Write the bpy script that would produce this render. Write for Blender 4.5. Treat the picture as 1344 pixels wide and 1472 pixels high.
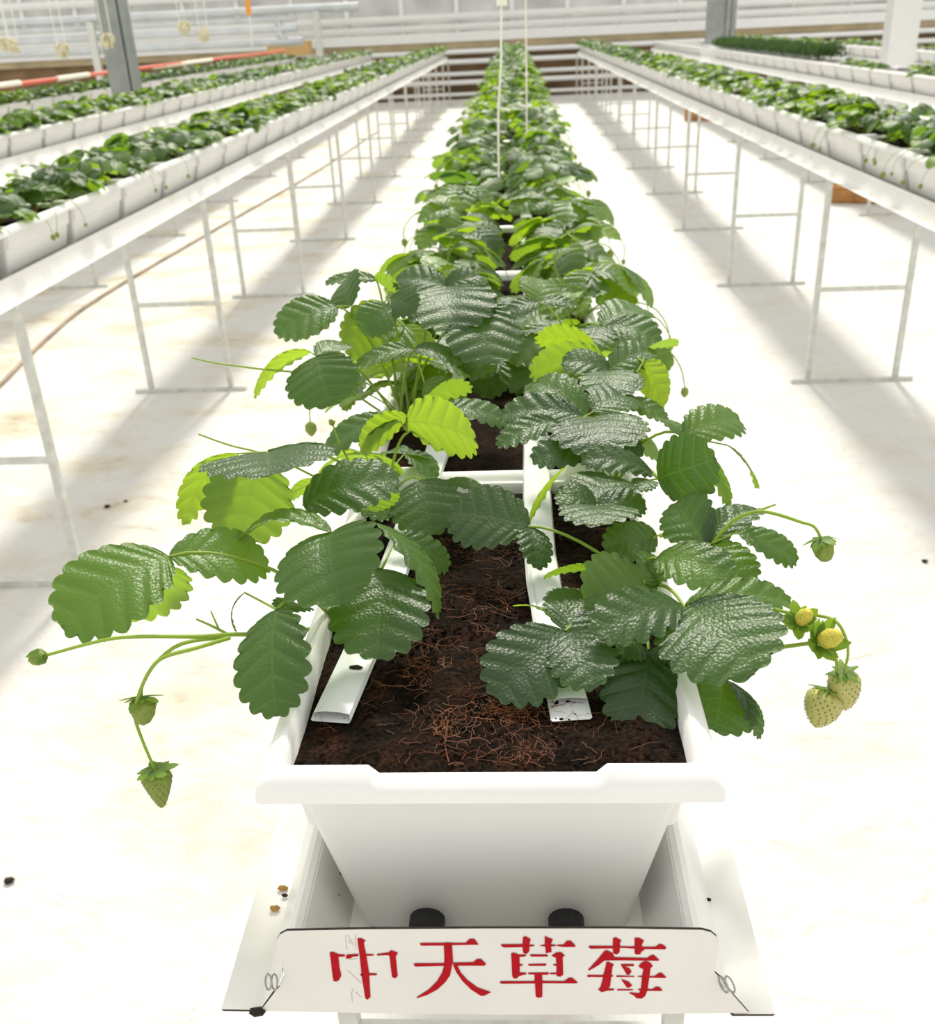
import bpy, bmesh, math, random
import numpy as np
from mathutils import Vector, Matrix, noise as mnoise
from mathutils.geometry import tessellate_polygon

for _o in list(bpy.data.objects):
    bpy.data.objects.remove(_o, do_unlink=True)
SC = bpy.context.scene
COL = SC.collection

# ------------------------------------------------------------------ camera
cam_d = bpy.data.cameras.new('camera')
cam = bpy.data.objects.new('camera', cam_d)
COL.objects.link(cam)
FPX = 1420.0                                  # focal length in pixels of the 1344 px wide frame
cam_d.sensor_fit = 'HORIZONTAL'
cam_d.sensor_width = 36.0
cam_d.lens = FPX / 1344.0 * 36.0
cam_d.clip_start, cam_d.clip_end = 0.05, 200.0
_yd = Vector((66.0, -703.0, FPX)).normalized()          # bench direction seen by the lens
_vx = (808.0 - 672.0) / FPX
_dn = Vector((_vx, -(_vx * _yd.x + _yd.z) / _yd.y, 1.0)).normalized()
_xr = _dn.cross(_yd)
_rows = (_xr, _yd, -_dn)
right = Vector([r.x for r in _rows]); up = Vector([-r.y for r in _rows]); back = Vector([-r.z for r in _rows])
CAMPOS = Vector((0.0313, -0.5727, 1.70))
cam.matrix_world = Matrix(((right.x, up.x, back.x, CAMPOS.x), (right.y, up.y, back.y, CAMPOS.y),
                           (right.z, up.z, back.z, CAMPOS.z), (0, 0, 0, 1)))
cam_d.dof.use_dof = True
cam_d.dof.focus_distance = 0.92
cam_d.dof.aperture_fstop = 11.0
SC.camera = cam

# ------------------------------------------------------------------ light, exposure
SC.view_settings.view_transform = 'Standard'
SC.view_settings.look = 'None'
SC.view_settings.gamma = 1.0
SC.view_settings.exposure = -0.10
SC.view_settings.use_curve_mapping = False
world = bpy.data.worlds.new('hazy_sky'); SC.world = world
world.use_nodes = True
_bg = world.node_tree.nodes['Background']
_bg.inputs[0].default_value = (1.0, 0.985, 0.955, 1)
_bg.inputs[1].default_value = 1.15
sun_d = bpy.data.lights.new('sun', 'SUN'); sun = bpy.data.objects.new('sun', sun_d); COL.objects.link(sun)
sun_d.energy = 4.0
sun_d.color = (1.0, 0.95, 0.84)
sun_d.angle = math.radians(9.0)
_el, _az = math.radians(47), math.radians(2)            # from the far end of the rows, slightly from the right
sdir = Vector((math.sin(_az) * math.cos(_el), math.cos(_az) * math.cos(_el), math.sin(_el)))
sun.rotation_euler = sdir.to_track_quat('Z', 'Y').to_euler()
sun.location = (2, 12, 12)

rng = random.Random(7)
nrng = np.random.RandomState(11)

# ------------------------------------------------------------------ materials
def new_mat(name):
    m = bpy.data.materials.new(name); m.use_nodes = True
    nt = m.node_tree; nt.nodes.clear()
    out = nt.nodes.new('ShaderNodeOutputMaterial')
    return m, nt, out

def N(nt, kind, **kw):
    n = nt.nodes.new(kind)
    for k, v in kw.items():
        if k.startswith('i_'):
            n.inputs[k[2:].replace('_', ' ')].default_value = v
        else:
            setattr(n, k, v)
    return n

def L(nt, a, b): nt.links.new(a, b)

def ramp(nt, fac, stops):
    r = nt.nodes.new('ShaderNodeValToRGB'); e = r.color_ramp.elements
    e[0].position, e[0].color = stops[0][0], (*stops[0][1], 1)
    e[1].position, e[1].color = stops[-1][0], (*stops[-1][1], 1)
    for p, c in stops[1:-1]:
        x = e.new(p); x.color = (*c, 1)
    L(nt, fac, r.inputs[0]); return r.outputs[0]

def math_n(nt, op, a, b=None, c=None):
    n = nt.nodes.new('ShaderNodeMath'); n.operation = op
    for i, v in enumerate((a, b, c)):
        if v is None: continue
        if isinstance(v, (int, float)): n.inputs[i].default_value = v
        else: L(nt, v, n.inputs[i])
    return n.outputs[0]

def mixc(nt, fac, a, b, mode='MIX'):
    n = nt.nodes.new('ShaderNodeMix'); n.data_type = 'RGBA'; n.blend_type = mode
    for sock, v in ((n.inputs[0], fac), (n.inputs[6], a), (n.inputs[7], b)):
        if isinstance(v, (int, float)): sock.default_value = v
        elif isinstance(v, tuple): sock.default_value = (*v, 1)
        else: L(nt, v, sock)
    return n.outputs[2]

def simple(name, col, rough=0.5, metal=0.0, spec=0.5, var=0.0, scale=20.0, bump=0.0, trans=None):
    m, nt, out = new_mat(name)
    p = N(nt, 'ShaderNodeBsdfPrincipled')
    p.inputs['Roughness'].default_value = rough
    p.inputs['Metallic'].default_value = metal
    p.inputs['Specular IOR Level'].default_value = spec
    p.inputs['Base Color'].default_value = (*col, 1)
    if var or bump:
        tc = N(nt, 'ShaderNodeTexCoord')
        nz = N(nt, 'ShaderNodeTexNoise'); nz.inputs['Scale'].default_value = scale; nz.inputs['Detail'].default_value = 5
        L(nt, tc.outputs['Object'], nz.inputs['Vector'])
        if var:
            c = ramp(nt, nz.outputs['Fac'], [(0.3, tuple(x * (1 - var) for x in col)), (0.7, tuple(min(1, x * (1 + var)) for x in col))])
            L(nt, c, p.inputs['Base Color'])
        if bump:
            b = N(nt, 'ShaderNodeBump'); b.inputs['Strength'].default_value = bump; b.inputs['Distance'].default_value = 0.01
            L(nt, nz.outputs['Fac'], b.inputs['Height']); L(nt, b.outputs[0], p.inputs['Normal'])
    if trans:
        t = N(nt, 'ShaderNodeBsdfTranslucent'); t.inputs[0].default_value = (*trans[0], 1)
        mx = N(nt, 'ShaderNodeMixShader'); mx.inputs[0].default_value = trans[1]
        L(nt, p.outputs[0], mx.inputs[1]); L(nt, t.outputs[0], mx.inputs[2]); L(nt, mx.outputs[0], out.inputs[0])
    else:
        L(nt, p.outputs[0], out.inputs[0])
    return m

def leaf_material():
    m, nt, out = new_mat('strawberry_leaf')
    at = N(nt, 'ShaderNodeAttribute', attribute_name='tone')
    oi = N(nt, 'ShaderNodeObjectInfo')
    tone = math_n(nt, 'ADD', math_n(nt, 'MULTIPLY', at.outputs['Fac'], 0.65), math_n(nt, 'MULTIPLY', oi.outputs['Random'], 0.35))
    uv = N(nt, 'ShaderNodeUVMap')
    sx = N(nt, 'ShaderNodeSeparateXYZ'); L(nt, uv.outputs[0], sx.inputs[0])
    av = math_n(nt, 'ABSOLUTE', sx.outputs[1])
    fr = math_n(nt, 'FRACT', sx.outputs[0])                       # u holds tooth count along the margin
    d = math_n(nt, 'ABSOLUTE', math_n(nt, 'SUBTRACT', fr, 0.5))
    vein = math_n(nt, 'LESS_THAN', d, 0.07)
    mid = math_n(nt, 'LESS_THAN', av, 0.035)
    vn = math_n(nt, 'MAXIMUM', vein, mid)
    tc = N(nt, 'ShaderNodeTexCoord')
    nz = N(nt, 'ShaderNodeTexNoise'); nz.inputs['Scale'].default_value = 60; nz.inputs['Detail'].default_value = 4
    L(nt, tc.outputs['Object'], nz.inputs['Vector'])
    vo = N(nt, 'ShaderNodeTexVoronoi'); vo.inputs['Scale'].default_value = 330
    L(nt, tc.outputs['Object'], vo.inputs['Vector'])
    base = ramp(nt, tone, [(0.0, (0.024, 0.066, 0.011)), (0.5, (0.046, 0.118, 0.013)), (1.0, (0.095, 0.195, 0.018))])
    base = mixc(nt, math_n(nt, 'MULTIPLY', nz.outputs['Fac'], 0.35), base, (0.018, 0.055, 0.02))
    top = mixc(nt, math_n(nt, 'MULTIPLY', vn, 0.22), base, (0.12, 0.20, 0.06))
    under = mixc(nt, math_n(nt, 'MULTIPLY', vn, 0.35), (0.085, 0.135, 0.06), (0.17, 0.24, 0.09))
    ge = N(nt, 'ShaderNodeNewGeometry')
    col = mixc(nt, ge.outputs['Backfacing'], top, under)
    p = N(nt, 'ShaderNodeBsdfPrincipled')
    L(nt, col, p.inputs['Base Color'])
    L(nt, math_n(nt, 'ADD', math_n(nt, 'MULTIPLY', ge.outputs['Backfacing'], 0.22), 0.41), p.inputs['Roughness'])
    p.inputs['Specular IOR Level'].default_value = 0.75
    p.inputs['Sheen Weight'].default_value = 0.08; p.inputs['Sheen Roughness'].default_value = 0.45
    p.inputs['Sheen Tint'].default_value = (0.92, 1.0, 0.72, 1)
    bp = N(nt, 'ShaderNodeBump'); bp.inputs['Strength'].default_value = 0.45; bp.inputs['Distance'].default_value = 0.0012
    hgt = math_n(nt, 'SUBTRACT', math_n(nt, 'SUBTRACT', 1.0, vo.outputs['Distance']), math_n(nt, 'MULTIPLY', vn, 0.5))
    L(nt, hgt, bp.inputs['Height']); L(nt, bp.outputs[0], p.inputs['Normal'])
    t = N(nt, 'ShaderNodeBsdfTranslucent')
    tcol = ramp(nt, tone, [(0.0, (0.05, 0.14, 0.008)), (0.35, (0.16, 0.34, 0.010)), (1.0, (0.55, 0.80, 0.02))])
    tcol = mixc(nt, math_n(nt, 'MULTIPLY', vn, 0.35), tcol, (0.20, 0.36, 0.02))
    L(nt, tcol, t.inputs[0])
    mx = N(nt, 'ShaderNodeMixShader'); mx.inputs[0].default_value = 0.48
    L(nt, p.outputs[0], mx.inputs[1]); L(nt, t.outputs[0], mx.inputs[2]); L(nt, mx.outputs[0], out.inputs[0])
    return m

M = {}
M['leaf'] = leaf_material()
M['stem'] = simple('green_stalk', (0.30, 0.42, 0.055), 0.45, trans=((0.55, 0.75, 0.05), 0.3))
M['crown'] = simple('plant_crown', (0.16, 0.13, 0.04), 0.8, var=0.3, scale=80)
M['calyx'] = simple('calyx_green', (0.10, 0.19, 0.03), 0.55, trans=((0.40, 0.62, 0.03), 0.4))
M['young_fruit'] = simple('young_fruit', (0.26, 0.34, 0.06), 0.5, var=0.2, scale=300, bump=0.4, trans=((0.5, 0.6, 0.05), 0.25))
M['unripe'] = simple('unripe_berry', (0.52, 0.50, 0.17), 0.4, trans=((0.7, 0.7, 0.2), 0.25))
M['seed'] = simple('berry_seed', (0.15, 0.14, 0.03), 0.6)
M['stamen'] = simple('yellow_stamens', (0.50, 0.44, 0.05), 0.7, var=0.3, scale=600)
M['plastic'] = simple('white_planter_plastic', (0.88, 0.875, 0.855), 0.33, var=0.02, scale=6, trans=((0.85, 0.8, 0.7), 0.10))
M['slot'] = simple('dark_slot', (0.035, 0.04, 0.035), 0.8)
M['plug'] = simple('black_rubber_plug', (0.012, 0.012, 0.013), 0.6)
M['tube'] = simple('white_lay_flat_film', (0.74, 0.76, 0.75), 0.28, var=0.04, scale=30)
M['galv'] = simple('galvanised_steel', (0.60, 0.61, 0.57), 0.42, metal=0.35, var=0.15, scale=25)
M['column'] = simple('grey_column_steel', (0.30, 0.325, 0.31), 0.45, metal=0.3, var=0.15, scale=6)
M['rust'] = simple('rusty_cut_edge', (0.035, 0.028, 0.018), 0.9, var=0.5, scale=90)
M['red'] = simple('red_stencil_paint', (0.40, 0.001, 0.008), 0.7, spec=0.15, var=0.12, scale=140)
M['pencil'] = simple('pencil_mark', (0.38, 0.37, 0.35), 0.8)
M['wire'] = simple('tie_wire', (0.33, 0.33, 0.31), 0.35, metal=0.7)
M['white_paint'] = simple('white_painted_metal', (0.80, 0.80, 0.78), 0.4, var=0.03, scale=4)
M['pipe'] = simple('pale_steel_pipe', (0.58, 0.61, 0.62), 0.4, metal=0.2, var=0.1, scale=3)
M['brownwall'] = simple('brown_sill_wall', (0.20, 0.125, 0.06), 0.85, var=0.4, scale=1.6)
M['tanstrip'] = simple('tan_ledge', (0.42, 0.34, 0.20), 0.8, var=0.2, scale=2)
M['wood'] = simple('orange_wood', (0.46, 0.21, 0.06), 0.7, var=0.35, scale=9)
M['carton'] = simple('cardboard', (0.62, 0.40, 0.16), 0.8, var=0.1, scale=6)
M['hose_brown'] = simple('brown_hose', (0.36, 0.28, 0.20), 0.7, var=0.35, scale=3)
M['twine'] = simple('white_twine', (0.85, 0.83, 0.70), 0.8)
M['tuft'] = simple('straw_twine_bundle', (0.72, 0.66, 0.45), 0.9, var=0.3, scale=60)
M['orange_tag'] = simple('orange_tag', (0.85, 0.36, 0.05), 0.6)
M['crumb'] = simple('soil_crumb', (0.02, 0.014, 0.009), 0.95, var=0.5, scale=200)
M['dry_leaf'] = simple('dry_leaf_bit', (0.38, 0.21, 0.05), 0.8, var=0.3, scale=100)
M['fibre'] = simple('coir_fibre', (0.17, 0.058, 0.02), 0.75, var=0.5, scale=35)
M['seedling'] = simple('seedling_leaf', (0.030, 0.070, 0.026), 0.6, var=0.4, scale=15, trans=((0.12, 0.24, 0.03), 0.25))

def soil_material():
    m, nt, out = new_mat('dark_peat_soil')
    tc = N(nt, 'ShaderNodeTexCoord')
    n1 = N(nt, 'ShaderNodeTexNoise'); n1.inputs['Scale'].default_value = 22; n1.inputs['Detail'].default_value = 8; n1.inputs['Roughness'].default_value = 0.7
    n2 = N(nt, 'ShaderNodeTexNoise'); n2.inputs['Scale'].default_value = 260; n2.inputs['Detail'].default_value = 6
    for n in (n1, n2): L(nt, tc.outputs['Object'], n.inputs['Vector'])
    c1 = ramp(nt, n1.outputs['Fac'], [(0.36, (0.006, 0.0045, 0.0035)), (0.55, (0.020, 0.011, 0.007)), (0.74, (0.060, 0.024, 0.011))])
    c2 = ramp(nt, n2.outputs['Fac'], [(0.35, (0.25, 0.25, 0.25)), (0.65, (1.4, 1.3, 1.2))])
    p = N(nt, 'ShaderNodeBsdfPrincipled'); p.inputs['Roughness'].default_value = 0.95; p.inputs['Specular IOR Level'].default_value = 0.1
    L(nt, mixc(nt, 1.0, c1, c2, 'MULTIPLY'), p.inputs['Base Color'])
    b = N(nt, 'ShaderNodeBump'); b.inputs['Strength'].default_value = 1.0; b.inputs['Distance'].default_value = 0.004
    L(nt, n2.outputs['Fac'], b.inputs['Height']); L(nt, b.outputs[0], p.inputs['Normal'])
    L(nt, p.outputs[0], out.inputs[0]); return m
M['soil'] = soil_material()

def floor_material():
    m, nt, out = new_mat('white_ground_fabric')
    tc = N(nt, 'ShaderNodeTexCoord')
    mp = N(nt, 'ShaderNodeMapping'); mp.inputs['Scale'].default_value = (1.0, 1.25, 1.0); L(nt, tc.outputs['Object'], mp.inputs['Vector'])
    st = N(nt, 'ShaderNodeTexNoise'); st.inputs['Scale'].default_value = 1.7; st.inputs['Detail'].default_value = 8; st.inputs['Roughness'].default_value = 0.62
    s2 = N(nt, 'ShaderNodeTexNoise'); s2.inputs['Scale'].default_value = 9.0; s2.inputs['Detail'].default_value = 6
    wr = N(nt, 'ShaderNodeTexNoise'); wr.inputs['Scale'].default_value = 5.0; wr.inputs['Detail'].default_value = 5; wr.inputs['Distortion'].default_value = 1.2
    for n in (st, s2, wr): L(nt, mp.outputs[0], n.inputs['Vector'])
    base = ramp(nt, st.outputs['Fac'], [(0.25, (0.60, 0.605, 0.595)), (0.47, (0.65, 0.64, 0.61)), (0.57, (0.61, 0.58, 0.485)), (0.67, (0.53, 0.475, 0.335)), (0.80, (0.43, 0.35, 0.21))])
    # more soil has been walked over the left aisle
    sp = N(nt, 'ShaderNodeSeparateXYZ'); L(nt, tc.outputs['Object'], sp.inputs[0])
    side = N(nt, 'ShaderNodeMapRange'); L(nt, sp.outputs[0], side.inputs[0])
    for i, v in ((1, 0.5), (2, -2.2), (3, 0.0), (4, 1.0)): side.inputs[i].default_value = v
    base = mixc(nt, math_n(nt, 'MULTIPLY', side.outputs[0], 0.9), mixc(nt, 0.62, base, (0.655, 0.65, 0.63)), base)
    dirt = ramp(nt, s2.outputs['Fac'], [(0.53, (0, 0, 0)), (0.74, (1, 1, 1))])
    big = ramp(nt, st.outputs['Fac'], [(0.50, (0, 0, 0)), (0.68, (1, 1, 1))])
    dm = math_n(nt, 'MULTIPLY', math_n(nt, 'MULTIPLY', N_rgb(nt, dirt), N_rgb(nt, big)), math_n(nt, 'MULTIPLY', side.outputs[0], 0.9))
    base = mixc(nt, dm, base, (0.36, 0.20, 0.09))
    # thin stitched lines of the fabric along the rows
    fx = math_n(nt, 'FRACT', math_n(nt, 'ADD', math_n(nt, 'DIVIDE', sp.outputs[0], 0.385), 0.13))
    ln = math_n(nt, 'LESS_THAN', math_n(nt, 'ABSOLUTE', math_n(nt, 'SUBTRACT', fx, 0.5)), 0.006)
    base = mixc(nt, math_n(nt, 'MULTIPLY', ln, 0.3), base, (0.46, 0.47, 0.45))
    p = N(nt, 'ShaderNodeBsdfPrincipled'); p.inputs['Roughness'].default_value = 0.62; p.inputs['Specular IOR Level'].default_value = 0.3
    L(nt, base, p.inputs['Base Color'])
    b = N(nt, 'ShaderNodeBump'); b.inputs['Strength'].default_value = 0.55; b.inputs['Distance'].default_value = 0.05
    L(nt, wr.outputs['Fac'], b.inputs['Height']); L(nt, b.outputs[0], p.inputs['Normal'])
    L(nt, p.outputs[0], out.inputs[0]); return m

def N_rgb(nt, c):
    n = nt.nodes.new('ShaderNodeRGBToBW'); L(nt, c, n.inputs[0]); return n.outputs[0]
M['floor'] = floor_material()

def tray_material():
    m, nt, out = new_mat('white_coated_sheet_with_dirt_specks')
    tc = N(nt, 'ShaderNodeTexCoord')
    v = N(nt, 'ShaderNodeTexVoronoi'); v.inputs['Scale'].default_value = 48; L(nt, tc.outputs['Object'], v.inputs['Vector'])
    n1 = N(nt, 'ShaderNodeTexNoise'); n1.inputs['Scale'].default_value = 9; n1.inputs['Detail'].default_value = 6; L(nt, tc.outputs['Object'], n1.inputs['Vector'])
    spk = math_n(nt, 'MULTIPLY', math_n(nt, 'LESS_THAN', v.outputs['Distance'], 0.085), math_n(nt, 'GREATER_THAN', n1.outputs['Fac'], 0.56))
    base = ramp(nt, n1.outputs['Fac'], [(0.3, (0.82, 0.82, 0.80)), (0.6, (0.80, 0.79, 0.74)), (0.8, (0.70, 0.66, 0.52))])
    p = N(nt, 'ShaderNodeBsdfPrincipled'); p.inputs['Roughness'].default_value = 0.35
    L(nt, mixc(nt, math_n(nt, 'MULTIPLY', spk, 0.8), base, (0.10, 0.08, 0.05)), p.inputs['Base Color'])
    L(nt, p.outputs[0], out.inputs[0]); return m
M['tray'] = tray_material()
M['sign'] = simple('white_sign_plate', (0.72, 0.70, 0.655), 0.38, var=0.03, scale=12)

def pane_material():
    m, nt, out = new_mat('frosted_greenhouse_pane')
    t = N(nt, 'ShaderNodeBsdfTranslucent'); t.inputs[0].default_value = (0.80, 0.80, 0.78, 1)
    d = N(nt, 'ShaderNodeBsdfDiffuse'); d.inputs[0].default_value = (0.62, 0.62, 0.60, 1)
    tr = N(nt, 'ShaderNodeBsdfTransparent'); tr.inputs[0].default_value = (0.62, 0.63, 0.63, 1)
    tc = N(nt, 'ShaderNodeTexCoord'); nz = N(nt, 'ShaderNodeTexNoise'); nz.inputs['Scale'].default_value = 1.3; nz.inputs['Detail'].default_value = 4
    L(nt, tc.outputs['Object'], nz.inputs['Vector'])
    c = ramp(nt, nz.outputs['Fac'], [(0.35, (0.42, 0.42, 0.41)), (0.65, (0.66, 0.655, 0.64))]); L(nt, c, t.inputs[0])
    a = N(nt, 'ShaderNodeMixShader'); a.inputs[0].default_value = 0.35; L(nt, t.outputs[0], a.inputs[1]); L(nt, d.outputs[0], a.inputs[2])
    b = N(nt, 'ShaderNodeMixShader'); b.inputs[0].default_value = 0.35; L(nt, a.outputs[0], b.inputs[1]); L(nt, tr.outputs[0], b.inputs[2])
    L(nt, b.outputs[0], out.inputs[0]); return m
M['pane'] = pane_material()

# ------------------------------------------------------------------ building helpers
def mesh_obj(name, verts, faces, mat, parent=None, smooth=True, angle=None, loc=None):
    me = bpy.data.meshes.new(name)
    me.from_pydata([tuple(map(float, v)) for v in verts], [], faces)
    return link_mesh(name, me, mat, parent, smooth, angle, loc)

def link_mesh(name, me, mat, parent=None, smooth=True, angle=None, loc=None):
    mats = mat if isinstance(mat, (list, tuple)) else [mat]
    if not me.materials:
        for m in mats: me.materials.append(m)
    if smooth:
        me.polygons.foreach_set('use_smooth', [True] * len(me.polygons))
        if angle: me.set_sharp_from_angle(angle=math.radians(angle))
    o = bpy.data.objects.new(name, me); COL.objects.link(o)
    if parent: o.parent = parent
    if loc: o.location = loc
    return o

def empty(name, loc):
    o = bpy.data.objects.new(name, None); o.empty_display_size = 0.02
    COL.objects.link(o); o.location = loc; return o

def tag(o, label=None, cat=None, group=None, kind=None):
    if label: o['label'] = label
    if cat: o['category'] = cat
    if group: o['group'] = group
    if kind: o['kind'] = kind
    return o

class MB:
    """collects simple shapes into one mesh"""
    def __init__(s): s.v, s.f, s.mi = [], [], []
    def add(s, v, f, mi=0):
        n = len(s.v); s.v += [tuple(p) for p in v]; s.f += [tuple(i + n for i in q) for q in f]; s.mi += [mi] * len(f)
    def box(s, x0, x1, y0, y1, z0, z1, mi=0):
        v = [(x0, y0, z0), (x1, y0, z0), (x1, y1, z0), (x0, y1, z0), (x0, y0, z1), (x1, y0, z1), (x1, y1, z1), (x0, y1, z1)]
        s.add(v, [(0, 3, 2, 1), (4, 5, 6, 7), (0, 1, 5, 4), (1, 2, 6, 5), (2, 3, 7, 6), (3, 0, 4, 7)], mi)
    def tube(s, pts, r, n=8, cap=True, mi=0):
        pts = [Vector(p) for p in pts]; rr = r if isinstance(r, (list, tuple)) else [r] * len(pts)
        rings = []; u = None
        for i, p in enumerate(pts):
            t = (pts[min(i + 1, len(pts) - 1)] - pts[max(i - 1, 0)]).normalized()
            if u is None: u = t.orthogonal().normalized()
            u = (u - t * u.dot(t)).normalized(); w = t.cross(u)
            rings.append([p + (u * math.cos(2 * math.pi * k / n) + w * math.sin(2 * math.pi * k / n)) * rr[i] for k in range(n)])
        v = [q for ring in rings for q in ring]
        f = [(i * n + k, i * n + (k + 1) % n, (i + 1) * n + (k + 1) % n, (i + 1) * n + k) for i in range(len(pts) - 1) for k in range(n)]
        if cap: f += [tuple(range(n - 1, -1, -1)), tuple((len(pts) - 1) * n + k for k in range(n))]
        s.add(v, f, mi)
    def build(s, name, mat, parent=None, smooth=True, angle=40, loc=None):
        o = mesh_obj(name, s.v, s.f, mat, parent, smooth, angle, loc)
        if any(s.mi): o.data.polygons.foreach_set('material_index', s.mi)
        return o

def smooth_path(pts, k=4):
    """Catmull-Rom through the points"""
    P = [Vector(p) for p in pts]; P = [P[0] * 2 - P[1]] + P + [P[-1] * 2 - P[-2]]; out = []
    for i in range(1, len(P) - 2):
        for j in range(k):
            t = j / k
            out.append(0.5 * ((2 * P[i]) + (P[i + 1] - P[i - 1]) * t + (2 * P[i - 1] - 5 * P[i] + 4 * P[i + 1] - P[i + 2]) * t * t
                              + (3 * P[i] - P[i - 1] - 3 * P[i + 1] + P[i + 2]) * t ** 3))
    out.append(P[-2]); return out

_ORD = 'zeroth first second third fourth fifth sixth seventh eighth ninth tenth eleventh twelfth'.split()
def nth(n):
    if n < len(_ORD): return _ORD[n]
    return f"{n}{'th' if 10 <= n % 100 <= 20 else {1: 'st', 2: 'nd', 3: 'rd'}.get(n % 10, 'th')}"

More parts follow.
